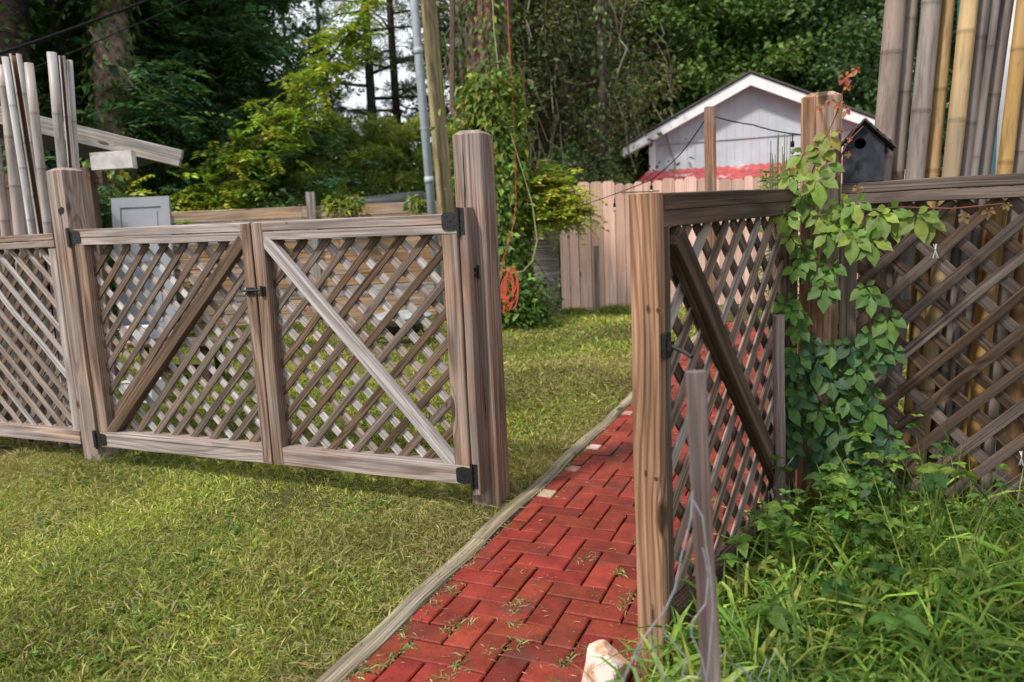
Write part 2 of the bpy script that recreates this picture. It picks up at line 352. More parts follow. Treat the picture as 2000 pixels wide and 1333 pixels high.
def brick(x0, x1, y0, y1, col):
    x0 = max(x0, XL); x1 = min(x1, XR)
    if x1-x0 < .03: return
    j = .0028; c = .004; dz = random.uniform(-.002, .002); tx, ty = random.uniform(-.0015, .0015), random.uniform(-.0015, .0015)
    j = .0036; a, b, d, e = x0+j, x1-j, y0+j, y1-j
    V = [(a, d, -.03), (b, d, -.03), (b, e, -.03), (a, e, -.03), (a, d, -.004), (b, d, -.004), (b, e, -.004), (a, e, -.004),
         (a+c, d+c, 0), (b-c, d+c, 0), (b-c, e-c, 0), (a+c, e-c, 0)]
    V = [(x, y, z+dz+tx*(1 if x > (a+b)/2 else -1)+ty*(1 if y > (d+e)/2 else -1)) for x, y, z in V]
    F = [(8, 9, 10, 11)]
    for k in range(4): k2 = (k+1) % 4; F += [(k, k2, 4+k2, 4+k), (4+k, 4+k2, 8+k2, 8+k)]
    bk.add(V, F, None, .5, col)
pale = {(-1.22, 4.06): (.55, .38, .35), (-1.23, 3.65): (.50, .22, .17), (-1.235, 3.234): (.42, .32, .21), (-1.22, 5.0): (.45, .25, .22)}
X0, Y0 = -1.0, 2.015
for i in range(-4, 12):
    for jj in range(-19, 80):
        x = X0+i*.1; y = Y0+jj*.1
        if y < YN or y > YF-.2: continue
        k = (i+jj) % 4
        col = np.array([.205, .030, .019])*math.exp(random.gauss(0, .17)); col[1] *= math.exp(random.gauss(0, .12))
        if random.random() < .08: col = np.array([.23, .034, .022])
        w2 = (.2, .1) if k == 0 else (.1, .2) if k == 2 else None
        if w2 is None: continue
        for (qx, qy), pc in pale.items():
            if i == -4 and k == 0 and abs(y+.05-qy) < .2: col = np.array(pc)
        brick(x, x+w2[0], y, y+w2[1], col)
tag(bk.build('brick_path', M_brick), kind='structure')
ed = MB(); y = .3; 
for L in (2.35, 2.4, 2.4, 2.3):
    xo = random.uniform(-.006, .006)
    ed.board((XL-.040+xo, y, -.017), (XL-.040-xo, min(y+L, 9.7), -.017), (1, 0, 0), .073, .06, c=.009, wob=.004); y += L+.008
eo = tag(ed.build('edging_timber', W_edge), 'weathered half-buried timber strip between lawn and red brick path', 'garden edging')

# ------------------------------------------------------------------ posts
def post(x, y, h, mat, label, w=.14, name='gate_post', cap=.03, group=None, tone=.5):
    mb = MB(); n = 12; hw = w/2; c = .006; off = random.uniform(0, 30); V = []; G = []
    oy, oz = random.uniform(-.02, .02), random.uniform(-.03, .03)
    sec = [(-hw+c, -hw), (hw-c, -hw), (hw, -hw+c), (hw, hw-c), (hw-c, hw), (-hw+c, hw), (-hw, hw-c), (-hw, -hw+c)]
    zs = list(np.linspace(-.3, h-cap*.6, n))+[h]
    for i, z in enumerate(zs):
        sc_ = 1 if i < n else (hw-cap)/hw
        for (u, v) in sec: V.append((x+u*sc_+.001*math.sin(z*7), y+v*sc_, z+(random.uniform(-.002, .002) if i == n else 0))); G.append((z+off, u*sc_+oy, v*sc_+oz))
    F = [(i*8+k, i*8+(k+1) % 8, (i+1)*8+(k+1) % 8, (i+1)*8+k) for i in range(n) for k in range(8)]+[tuple(n*8+k for k in range(8))]
    mb.add(V, F, G, tone)
    root = empty(name, (x, y, 0), label, 'gate post', group)
    mb.build('post_shaft', mat, root)
    if mat is W_post and x > -3:   # drying splits down the front
        for (sx, z0, z1, wd, amp) in ((-.022, h*.60, h-.022, .0055, .003), (-.010, h*.40, h*.68, .0045, .004), (.028, .35, h*.35, .003, .003), (-.002, .12, .5, .0035, .004)):
            sm = MB(); V2 = []; nq = 14
            for q in range(nq+1):
                zq = z0+(z1-z0)*q/nq; ww = wd*(.15+math.sin(math.pi*min(1, (q+.2)/nq))**.6)*(1+.3*math.sin(q*2.3)) if q < nq or z1 > h-.05 else 0; cx_ = x+sx+amp*math.sin(zq*9)+amp*.4*math.sin(zq*31)
                V2 += [(cx_-ww/2, y-hw-.0009, zq), (cx_+ww/2, y-hw-.0009, zq)]
            sm.add(V2, [(2*q, 2*q+1, 2*q+3, 2*q+2) for q in range(nq)]); sm.build('drying_split', M_ant, root)
    return root
P0x, P1x, P2x, PY = -4.101, -1.473, -.031, 3.131
p0 = post(P0x, PY, 1.735, W_post, 'square timber post with a dark knot, between bamboo fence and double gate', tone=.75)
p1 = post(P1x, PY, 1.712, W_post, 'tall grey split timber post at the brick path edge, with a black catch')
p2 = post(P2x, PY, 1.72, W_new, 'brown timber post wrapped in creeper beside the birdhouse', tone=.4)
# knot on the left post
def knot(x, y, z, r, parent):
    mb = MB(); mb.tube([(x, y+.004, z), (x, y-.0015, z)], [r, r*.9], 14, col=(.05, .03, .02)); mb.build('knot', M_ant, parent)
kb = MB(); V = []; 
for q in range(14):
    a_ = q/14*6.283; rr = .016*(1+.3*math.sin(2*a_+1)+.15*math.sin(5*a_)); V.append((P0x+.022+rr*math.cos(a_)*1.25, PY-.0715, 1.49+rr*1.7*math.sin(a_)))
kb.add(V, [tuple(range(14))]); kb.build('knot_hole', M_ant, p0)
# catch on the centre post
def catch(x, y, z, parent):
    mb = MB(); mb.box((x-.017, y-.006, z-.03), (x+.017, y, z+.03)); mb.box((x-.014, y-.034, z+.006), (x+.014, y-.006, z+.02)); mb.box((x-.014, y-.034, z-.02), (x+.014, y-.006, z-.006))
    mb.tube([(x, y-.034, z-.016), (x, y-.03, z+.02)], .005, 8); mb.build('latch_catch', M_black, parent)
cq = at(934, 556, 3.3); catch(P1x+.013, PY-.07, 1.09, p1)

# ------------------------------------------------------------------ lattice gates
def lattice(mb_f, mb_b, O, a, n, u0, u1, v0, v1, pitch=.139, w=.038, d=.0105, fdir=1, phase=0., ragged=.002, skip=0):
    """front layer goes up along fdir; O origin (3), a along, n toward viewer"""
    O = np.array(O, float); a = unit(a); n = unit(n); H = v1-v0
    for lay, (mb, sgn, off) in enumerate(((mb_f, fdir, .0065), (mb_b, -fdir, -.0065))):
        c = u0-H-pitch+((phase+lay*.05) % pitch)
        while c < u1+H:
            if sgn > 0: us, vs, ue, ve = c, v0, c+H, v1
            else: us, vs, ue, ve = c+H, v0, c, v1
            # clip in u
            def cl(us, vs, ue, ve):
                du, dv = ue-us, ve-vs; t0, t1 = 0., 1.
                for p_, q_ in ((-du, us-u0), (du, u1-us)):
                    if p_ < 0: t0 = max(t0, q_/p_)
                    elif p_ > 0: t1 = min(t1, q_/p_)
                return None if t1-t0 < .02 else (us+du*t0, vs+dv*t0, us+du*t1, vs+dv*t1)
            r = cl(us, vs, ue, ve)
            if r:
                j = random.uniform(-ragged, ragged)
                A = O+a*(r[0]+j)+Z*r[1]+n*off; B = O+a*(r[2]+j)+Z*r[3]+n*off
                mb.board(A, B, np.cross(unit(B-A), n), w*random.uniform(.93, 1.06), d, c=.002, wob=random.choice((.0006, .0015, .0028)), seg=.07)
            c += pitch
def rail(name, mat, A, B, n, w, d, parent, groove=True, split=.5, tone=None):
    """two stacked boards with a shadow gap, width in z, depth along n"""
    mb = MB(); A = np.array(A, float); B = np.array(B, float)
    wd = np.cross(unit(B-A), unit(n)); wd = wd*np.sign(wd[2] if abs(wd[2]) > .3 else 1)
    tone = random.uniform(.3, .9) if tone is None else tone
    if groove:
        w1 = w*split-.0012; w2 = w*(1-split)-.0012
        mb.board(A+wd*(w/2-w1/2), B+wd*(w/2-w1/2), wd, w1, d, tone); mb.board(A-wd*(w/2-w2/2), B-wd*(w/2-w2/2), wd, w2, d-.003, min(1, tone+.1))
    else: mb.board(A, B, wd, w, d, tone)
    return mb.build(name, mat, parent)
def hinge(parent, xk, yf, z, s, hgt=.085):
    """black strap hinge; knuckle at xk, gate plate toward s (+1 right, -1 left)"""
    mb = MB()
    def slab(pts, y0, y1):
        n = len(pts); V = [(x, y0, zz) for x, zz in pts]+[(x, y1, zz) for x, zz in pts]
        F = [tuple(range(n)), tuple(range(2*n-1, n-1, -1))]+[(k, k+n, (k+1) % n+n, (k+1) % n) for k in range(n)]
        mb.add(V, F)
    h = hgt/2; g = .078
    slab([(xk+s*.004, z-h*.75), (xk+s*.05, z-h*.86), (xk+s*g, z-h*.72), (xk+s*(g+.004), z-h*.5), (xk+s*(g+.004), z+h*.5), (xk+s*g, z+h*.72), (xk+s*.05, z+h*.86), (xk+s*.004, z+h*.75)], yf-.004, yf-.0005)
    slab([(xk-s*.004, z-h*1.2), (xk-s*.004, z+h*1.2), (xk-s*.026, z+h*1.2), (xk-s*.026, z-h*1.2)], yf-.004, yf-.0005)
    mb.tube([(xk, yf-.008, z-h*1.25), (xk, yf-.008, z+h*1.25)], .0075, 10); mb.tube([(xk, yf-.008, z-h*1.4), (xk, yf-.008, z-h*1.25)], .005, 8)
    sb = mb
    for (dx, dz) in ((.022, .4), (.022, -.4), (.055, .45), (.055, -.45), (.04, 0), (-.015, .8), (-.015, 0), (-.015, -.8)):
        X = xk+s*dx; sb.tube([(X, yf-.004, z+dz*h), (X, yf-.0062, z+dz*h)], [.0045, .003], 8)
    return mb.build('hinge', M_black, parent)
nG = np.array([0, -1., 0]); aG = np.array([1., 0, 0])
YF_ = 2.98; FD = .085      # front plane of the gate frame, frame depth
def leaf(x0, x1, zt0, zt1, zb0, zb1, label, sl, sr, brace):
    root = empty('gate_leaf', ((x0 if brace > 0 else x1), YF_+.04, 0), label, 'gate', 'the two lattice leaves of the wide wooden gate')
    yc = YF_+FD/2; T = .09; Bt = .095
    rail('top_rail', W_rail, (x0+.01, yc, zt0-T/2), (x1-.003, yc, zt1-T/2), nG, T, FD, root, split=.52)
    rail('bottom_rail', W_rail, (x0+.01, yc, zb0+Bt/2), (x1-.003, yc, zb1+Bt/2), nG, Bt, FD, root, groove=False, tone=.7)
    for (x, w_, za, zb) in ((x0+sl/2, sl, zb0+Bt, zt0-T), (x1-sr/2, sr, zb1+Bt, zt1-T)):
        mb = MB(); h_ = w_/2
        ext = .0
        if w_ < .07: ext = .085   # middle stiles run through the rails to a pointed end
        mb.board((x, yc-.002*(ext > 0), za-ext), (x, yc-.002*(ext > 0), zb+ext), (1, 0, 0), w_-.002, FD, random.uniform(.25, .5)); mb.build('stile', W_post, root)
    # brace
    mb = MB(); xa, xb = x0+sl, x1-sr; zA, zB = (zb0+Bt), (zt1-T)
    yb = YF_+.022
    if brace > 0: A = (xa+.035, yb, zA+.02); B = (xb-.03, yb, zB-.02)
    else: A = (xa+.03, yb, zB-.02); B = (xb-.035, yb, zA+.02)
    A = np.array(A); B = np.array(B); d_ = unit(B-A); A = A-d_*.045; B = B+d_*.045
    mb.board(A, B, np.cross(d_, nG), .062, .04, .35 if brace > 0 else .85); mb.build('brace', W_slat if brace > 0 else W_pale, root)
    f = MB(); b = MB()
    lattice(f, b, (0, YF_+.058, 0), aG, nG, xa-.012, xb+.012, min(zb0, zb1)+Bt-.012, min(zt0, zt1)-T+.012, phase=random.uniform(0, .139))
    f.build('front_lattice', W_slat, root); b.build('rear_lattice', W_pale, root)
    return root
g1 = leaf(-3.905, -2.648, 1.378, 1.362, .118, .118, 'left lattice gate leaf, its dark brace rising to the right', .075, .062, 1)
g2 = leaf(-2.640, -1.500, 1.362, 1.352, .118, .112, 'right lattice gate leaf, its pale brace falling to the right', .068, .082, -1)
hinge(g1, -3.93, YF_, 1.335, 1); hinge(g1, -3.93, YF_, .165, 1)
hinge(g2, -1.492, YF_, 1.318, -1, .095); hinge(g2, -1.492, YF_, .158, -1, .095)
# spacer blocks so the post leaves of the hinges sit on wood
for (X, root, zt) in ((-3.955, p0, 1.385), (-1.474, p1, 1.375)):
    mb = MB(); mb.board((X, YF_+.0405, .07), (X, YF_+.0405, zt), (1, 0, 0), .038, .081, .6); mb.build('hinge_strip', W_post, root)
# sliding latch across the meeting stiles
lt = MB(); zl = 1.02
lt.box((-2.70, YF_-.010, zl-.02), (-2.655, YF_-.001, zl+.02)); lt.box((-2.612, YF_-.010, zl-.024), (-2.585, YF_-.001, zl+.024))
lt.tube([(-2.72, YF_-.017, zl+.004), (-2.60, YF_-.017, zl+.008)], .006, 8); lt.tube([(-2.69, YF_-.017, zl), (-2.69, YF_-.035, zl-.02)], .005, 8); lt.tube([(-2.60, YF_-.015, zl-.018), (-2.60, YF_-.015, zl+.028)], .007, 8)
lt.build('latch', M_black, g1)

# open leaf of the path gate
H0 = np.array([-.10, 3.02, 0]); ph = R_(15.5); dA = np.array([math.sin(ph), math.cos(ph), 0]); nA = np.array([math.cos(ph), -math.sin(ph), 0])
LL = 1.13; Fr = H0-dA*LL
g3 = empty('gate_leaf', tuple(H0), 'open path gate leaf swung toward the viewer, with a bright knotty end stile', 'gate')
def LP(s, v, z): return Fr+dA*s+nA*v+Z*z          # s from the free end, v toward the right
fr_w = .080
mb = MB(); mb.board(LP(.022, -.044, .0), LP(.022, -.044, 1.352), nA, fr_w, .044, .15, c=.003); 
o = mb.build('end_stile', W_new, g3)
mb = MB(); mb.board(LP(.066, -.046, .1), LP(.066, -.046, 1.262), nA, fr_w-.006, .042, .3); mb.build('inner_stile', W_dark, g3)
mb = MB(); mb.board(LP(.046, -.044, 1.352-.023), LP(LL, -.044, 1.376-.023), Z, .046, fr_w, .3); mb.board(LP(.046, -.044, 1.352-.0675), LP(LL, -.044, 1.376-.0675), Z, .046, fr_w-.004, .3); mb.build('top_rail', W_dark, g3)
mb = MB(); mb.board(LP(.09, -.044, .145), LP(LL, -.044, .15), Z, .09, fr_w, .3); mb.build('bottom_rail', W_dark, g3)
mb = MB(); mb.board(LP(LL-.03, -.044, .19), LP(LL-.03, -.044, 1.28), nA, fr_w, .06, .3); mb.build('hinge_stile', W_dark, g3)
mb = MB(); A = LP(.11, -.012, 1.24); B = LP(LL-.12, -.012, .24); mb.board(A, B, np.cross(unit(B-A), nA), .068, .042, .2); mb.build('brace', W_dark, g3)
f = MB(); b = MB(); lattice(f, b, Fr-nA*.05, dA, nA, .085, LL-.05, .18, 1.27, phase=.05, fdir=1); f.build('near_lattice', W_rail, g3); b.build('far_lattice', W_dark, g3)
mb = MB(); q = LP(.03, 0, .955)
def bx(c, a, b_, hx, hy, hz, mb):
    c = np.array(c); V = [c+a*hx*sx+b_*hy*sy+Z*hz*sz for sz in (-1, 1) for (sx, sy) in ((-1, -1), (1, -1), (1, 1), (-1, 1))]
    mb.add(V, [(3, 2, 1, 0), (4, 5, 6, 7), (0, 1, 5, 4), (1, 2, 6, 5), (2, 3, 7, 6), (3, 0, 4, 7)])
bx(q+nA*.005, dA, nA, .017, .005, .034, mb); bx(q+nA*.015, dA, nA, .01, .008, .012, mb)
mb.tube([q+nA*.016, q+nA*.06-Z*.012+dA*-.01, q+nA*.085-Z*.022-dA*.02], [.0065, .006, .0055], 10); mb.build('latch', M_black, g3)
mb = MB(); mb.board(LP(-.006, -.10, 1.3575), LP(.05, -.02, 1.3575), nA, .02, .002, .1, seg=1); mb.build('cap_strip', M_ant, g3)

# ------------------------------------------------------------------ lattice fences left and right
def fence(x0, x1, label, front, frontmat, rearmat, ph_, top=1.372, railmat=W_rail, fdir=1):
    root = empty('lattice_fence', ((x0+x1)/2, PY, 0), label, 'fence')
    yc = 3.10
    rail('top_rail', railmat, (x0, yc, top-.04), (x1, yc, top-.04), nG, .08, .09, root, split=.5)
    rail('bottom_rail', railmat, (x0, yc, .135), (x1, yc, .135), nG, .085, .09, root, groove=False)
    f = MB(); b = MB(); lattice(f, b, (0, 3.105, 0), aG, nG, x0, x1, .165, top-.08, phase=ph_, fdir=fdir, ragged=.006)
    f.build('front_lattice', frontmat, root); b.build('rear_lattice', rearmat, root)
    for x in (x0+.03, x1-.03):
        mb = MB(); mb.board((x, yc+.002, .17), (x, yc+.002, top-.088), (1, 0, 0), .06, .084); mb.build('side_stile', railmat, root)
    return root
fence(-6.6, P0x-.072, 'lattice fence panel left of the gate with pale diagonal slats over bamboo', None, W_pale, W_slat, .03, 1.365, fdir=-1)
fr = fence(P2x+.072, 3.4, 'dark lattice fence panel right of the creeper post with amber bamboo behind', None, W_dark, W_dark, .09, 1.385, W_slat)
# strings tied to the lattice
for (px, py) in ((1823, 487), (1988, 885)):
    mb = MB(); c_ = at(px, py, 2.72+.0*px); c_[1] = 3.07
    for q in range(5): mb.tube([c_+(random.uniform(-.006, .006), 0, .02), c_+(0, -.012, 0), c_+(random.uniform(-.012, .012), -.008, -.03)], .0009, 5)
    mb.build('string_tie', M_white, fr)

# ------------------------------------------------------------------ bamboo
def bamboo(A, B, r, col, node, label, group, split=None, first=None):
    A = np.array(A, float); B = np.array(B, float); L = np.linalg.norm(B-A); a = (B-A)/L
    root = empty('bamboo_pole', tuple(A), label, 'bamboo pole', group)
    ref = unit(np.cross(a, (0, 1, 0))); v = np.cross(a, ref); n = 18
    s0 = random.uniform(.05, node) if first is None else first
    prof = []; x = 0.
    nodes = list(np.arange(s0, L, node)+np.random.default_rng(int(abs(A[0])*1e4) % 9999).uniform(-.02, .02, len(np.arange(s0, L, node))))
    for nd in nodes:
        prof += [(nd-.012, 1., 0), (nd-.004, 1.02, .4), (nd-.0015, 1.05, 1), (nd+.0015, .985, 1.6), (nd+.005, 1.035, .2), (nd+.012, 1., 0)]
    mids = [(nodes[i]+nodes[i+1])/2 for i in range(len(nodes)-1)]
    prof += [(m_, .975, 0) for m_ in mids]+[(0, 1, 0), (L, .97, 0)]
    prof = sorted([p_ for p_ in prof if 0 <= p_[0] <= L]); mb = MB(); off = random.uniform(0, 50)
    bow = random.uniform(-.022, .022)
    if split is None: ths = [2*math.pi*k/n for k in range(n)]; closed = True
    else:
        mid, half = split; ths = [mid+half+(2*math.pi-2*half)*k/(n-1) for k in range(n)]; closed = False
    V = []; G = []; CC = []; col = np.array(col); m2 = n if closed else 2*n
    for (x, k_, dk) in prof:
        c0 = A+a*x+ref*bow*math.sin(math.pi*x/L)
        rr = r*k_*(1-.06*x/L)
        cc = col*(1-.35*min(dk, 1.) if dk < 1.2 else .55)*(1+.05*math.sin(x*9+off))
        for th in ths: V.append(c0+(ref*math.cos(th)+v*math.sin(th))*rr); G.append((x+off, math.cos(th)*r, math.sin(th)*r)); CC.append(cc)
        if not closed:
            for th in reversed(ths): V.append(c0+(ref*math.cos(th)+v*math.sin(th))*(rr*.8)); G.append((x+off, math.cos(th)*r, math.sin(th)*r)); CC.append((.16, .075, .03))
    F = [(i*m2+k, i*m2+(k+1) % m2, (i+1)*m2+(k+1) % m2, (i+1)*m2+k) for i in range(len(prof)-1) for k in range(m2)]
    T = len(prof)-1
    if closed:
        F.append(tuple(range(n-1, -1, -1)))
        b0 = len(V)          # hollow open top: inner wall then dark floor
        for dz in (0, -.05):
            for th in ths: V.append(A+a*(L+dz)+(ref*math.cos(th)+v*math.sin(th))*r*.78); G.append((L, 0, 0)); CC.append(col*.8 if dz == 0 else (.05, .03, .02))
        F += [(T*n+k, T*n+(k+1) % n, b0+(k+1) % n, b0+k) for k in range(n)]+[(b0+k, b0+(k+1) % n, b0+n+(k+1) % n, b0+n+k) for k in range(n)]+[tuple(b0+n+k for k in range(n))]
    else:
        for i in (0, T): F += [(i*m2+k, i*m2+k+1, i*m2+m2-2-k, i*m2+m2-1-k) for k in range(n-1)]
    mb.add(V, F, G, .5, CC); mb.build('culm', M_bamboo, root, smooth=True)
    return root
GREY, GREY2, YEL, PGREY, DK, AMB = (.30, .245, .215), (.235, .205, .195), (.50, .33, .155), (.42, .385, .365), (.20, .15, .11), (.74, .39, .14)
# right: (x top at y0, x at y340, width px at y340, colour, word)
rb = [(1744, 1713, 39, (.30, .225, .19), 'brownish grey bamboo pole directly behind the birdhouse, leftmost of the tall right row'),
      (1777, 1748, 26, GREY, 'thin grey bamboo pole second in the tall right row'),
      (1811, 1776, 36, (.31, .26, .235), 'thick grey bamboo pole third in the tall right row, left of the first yellow one'),
      (1849, 1819, 27, YEL, 'yellow bamboo pole left of its slightly thicker yellow neighbour'),
      (1891, 1853, 33, (.52, .36, .18), 'thicker yellow bamboo pole between a yellow and a slate grey pole'),
      (1925, 1891, 29, GREY2, 'slate grey bamboo pole left of the teal panel gap'),
      (1957, 1915, 14, (.25, .21, .20), 'very thin grey bamboo pole right of the teal panel gap'),
      (1975, 1932, 26, (.245, .205, .19), 'grey bamboo pole between a very thin pole and an orange yellow pole'),
      (2003, 1963, 28, (.50, .30, .10), 'orange yellow bamboo pole near the right edge of the photo'),
      (2040, 1998, 30, GREY, 'grey bamboo pole cut by the right edge of the photo')]
gR = 'tall bamboo poles standing behind the right lattice fence'
def barpole(xt, yt, xb, yb, wpx, col, Yp, label, group, node=.36, ztop=None, zb=0., split=None, lab_r=None):
    # line through two photo pixels in the plane Y=Yp
    def onY(px, py, Y):
        d = np.array(fw+rt*((px-1000)/FPX)-up*((py-666.5)/FPX)); return np.array([0, 0, CAMH])+d*(Y/d[1])
    T_ = onY(xt, yt, Yp); B_ = onY(xb, yb, Yp); d = (T_-B_)/(T_[2]-B_[2])
    K = FPX/float(np.dot(B_-np.array([0, 0, CAMH]), np.array(fw)))
    top = T_ if ztop is None else B_+d*(ztop-B_[2]); base = B_+d*(zb-B_[2]); 
    # straight pole
    return bamboo(base, top, wpx/K/2*lab_r if lab_r else wpx/K/2, col, node, label, group, split)
for i, (xt, xb, wp, col, lb) in enumerate(rb):
    Yp = 3.24+(.05 if i % 2 else 0)
    barpole(xt, 0, xb, 340, wp, col, Yp, lb, gR, node=random.uniform(.27, .38), ztop=random.uniform(2.5, 2.9))
# shorter and hidden poles that show only through the right lattice, continuing the row to the right
x = .25
for i in range(7):
    bamboo((1.0+i*.26+.05, 3.26, 0), (1.08+i*.27, 3.27, 2.4+random.uniform(-.2, .3)), .04, random.choice((YEL, AMB, GREY)), .33, 'bamboo pole beyond the right edge of the photo behind the lattice', gR)
for i, (X, cl) in enumerate([(.13+.088*q, AMB if q % 3 else (.34, .2, .1)) for q in range(14)]):
    bamboo((X, 3.345+.02*(i%2), 0), (X+.03, 3.355+.02*(i%2), 1.30), .041, cl, .24, 'short amber bamboo cane standing in the back row behind the dark right lattice', 'short amber canes behind the right lattice')
# left group (x top, y top, x at y456, width px, colour, split)
gL = 'weathered bamboo poles standing behind the left lattice fence'
lb = [(-30, 118, 8, 22, (.36, .29, .26), None, 'pinkish grey bamboo pole cut by the left edge of the photo'),
      (6, 128, 38, 26, (.40, .335, .31), None, 'pinkish bamboo pole leaning behind the leftmost whitish one'),
      (10, 112, 61, 17, (.50, .49, .49), None, 'whitish bamboo pole left of the wide split one'),
      (30, 107, 84, 28, PGREY, (math.radians(125), .45), 'wide split bamboo pole showing a brown hollow slit'),
      (56, 124, 97, 22, (.37, .32, .31), None, 'pinkish grey bamboo pole right of the wide split one'),
      (101, 103, 139, 23, (.36, .33, .32), None, 'thickest grey bamboo pole, rising above the knotted post'),
      (121, 110, 150, 15, (.44, .40, .385), (math.radians(130), .5), 'narrow split bamboo pole with dark slit above the knotted post'),
      (136, 118, 163, 14, (.38, .35, .345), None, 'slim grey bamboo pole, rightmost above the knotted post')]
for i, (xt, yt, xb, wp, col, spl, lab) in enumerate(lb):
    barpole(xt, yt, xb, 456, wp, col, 3.24+.045*(i % 2)+(.03 if i > 4 else 0), lab, gL, node=random.uniform(.3, .4), split=spl, lab_r=.8)
for i in range(18):
    X = -6.4+i*.125
    bamboo((X, 3.34, 0), (X-.03, 3.35, 1.30 if i > 3 else 2.2), .036, random.choice((DK, (.25, .2, .17), AMB, (.33, .28, .26))), .3, 'short dim bamboo cane standing in the back row behind the pale left lattice', 'short dim canes behind the left lattice')
# backing boards behind canes on the right (shed side with teal paint)
sh = empty('teal_shed', (1.9, 4.3, 0), 'teal painted shed wall glimpsed between the right bamboo poles', 'shed')
mb = MB()
for i in range(14):
    X = .80+i*.15; mb.board((X, 4.0+.0*i, 0), (X, 4.0, 3.0), (1, 0, 0), .147, .02, c=.003)
mb.build('wall', M_teal, sh)
mb = MB(); mb.board((.71, 3.99, 0), (.71, 3.99, 3.0), (1, 0, 0), .05, .05); mb.build('corner_trim', M_white, sh)
mb = MB(); mb.box((.76, 4.03, 0), (.80, 6.0, 3.0)); mb.build('side_wall', M_teal, sh)
mb = MB(); mb.box((.65, 3.85, 3.0), (3.2, 6.2, 3.06)); mb.build('roof', M_shing, sh)

# ------------------------------------------------------------------ birdhouse
bc = np.array([.112, 3.115, 1.387]); bw, bh, bd = .135, .13, .12; roof_h = .085
bh_ = empty('birdhouse', tuple(bc), 'small charcoal birdhouse with a round hole, sitting on the lattice fence rail', 'birdhouse')
mb = MB(); x0, x1 = bc[0]-bw/2, bc[0]+bw/2; yf = bc[1]-bd/2; yb = bc[1]+bd/2; z0 = bc[2]; z1 = z0+bh; zp = z1+.068
hr, hz = .019, z0+.135; hc = (bc[0]-.012, hz)
out = [(x0, z0), (x1, z0), (x1, z1), (bc[0], zp), (x0, z1)]
# front face with a real hole: bridge pentagon to circle
nn = 20; ring = [(hc[0]+hr*math.cos(2*math.pi*k/nn), hc[1]+hr*math.sin(2*math.pi*k/nn)) for k in range(nn)]
def ray_out(k):
    ang = 2*math.pi*k/nn; dx, dz = math.cos(ang), math.sin(ang); best = 1e9
    for i in range(5):
        (ax, az), (bx_, bz) = out[i], out[(i+1) % 5]; ex, ez = bx_-ax, bz-az; den = dx*ez-dz*ex
        if abs(den) < 1e-9: continue
        t1 = ((ax-hc[0])*ez-(az-hc[1])*ex)/den; t2 = ((ax-hc[0])*dz-(az-hc[1])*dx)/den
        if t1 > 0 and -1e-6 <= t2 <= 1+1e-6: best = min(best, t1)
    return (hc[0]+dx*best, hc[1]+dz*best)
angs = sorted([2*math.pi*k/nn for k in range(nn)]+[math.atan2(z-hc[1], x-hc[0]) % (2*math.pi) for x, z in out])
V = []; 
def ray_a(ang):
    global nn
    dx, dz = math.cos(ang), math.sin(ang); best = 1e9
    for i in range(5):
        (ax, az), (bx_, bz) = out[i], out[(i+1) % 5]; ex, ez = bx_-ax, bz-az; den = dx*ez-dz*ex
        if abs(den) < 1e-9: continue
        t1 = ((ax-hc[0])*ez-(az-hc[1])*ex)/den; t2 = ((ax-hc[0])*dz-(az-hc[1])*dx)/den
        if t1 > 0 and -1e-4 <= t2 <= 1+1e-4: best = min(best, t1)
    return (hc[0]+dx*best, hc[1]+dz*best)
for a_ in angs:
    q = ray_a(a_); V.append((q[0], yf, q[1]))
for a_ in angs: V.append((hc[0]+hr*math.cos(a_), yf, hc[1]+hr*math.sin(a_)))
for a_ in angs: V.append((hc[0]+hr*math.cos(a_), yf+.012, hc[1]+hr*math.sin(a_)))
na = len(angs); F = []
for k in range(na): k2 = (k+1) % na; F += [(k, k2, na+k2, na+k), (na+k, na+k2, 2*na+k2, 2*na+k)]
mb.add(V, F)
mb.build('front_panel', M_bird, bh_)
mb = MB(); mb.box((x0, yf+.001, z0), (x0+.008, yb, z1)); mb.box((x1-.008, yf+.001, z0), (x1, yb, z1)); mb.box((x0+.008, yf+.014, z0), (x1-.008, yb-.001, z0+.01)); mb.box((x0+.008, yb-.01, z0+.01), (x1-.008, yb, z1+.04)); mb.build('box_sides', M_bird, bh_)
mb = MB()
for s in (-1, 1):
    for r_ in range(5):
        u0_, u1_ = r_/5-.02, (r_+1)/5+.03; ox = bw/2+.035
        def rp(u): return np.array([bc[0]+s*ox*(1-u), 0, z1-.022+(zp+.014-(z1-.022))*u])
        A, B = rp(max(0, u0_)), rp(min(1, u1_))
        for k in range(5):
            ya = yf-.03+k*(bd+.06)/5; yb2 = ya+(bd+.06)/5-.002
            c_ = (A+B)/2; c_[2] += .005+.003*random.random()-.002*r_*0; c_[1] = (ya+yb2)/2
            mb.board(c_+(A-B)/2*(1+random.uniform(0, .2))-np.array([0, 0, 0.002]), c_-(A-B)/2, (0, 1, 0), yb2-ya, .007, c=.001, seg=1)
mb.build('shingle_roof', M_shing, bh_)

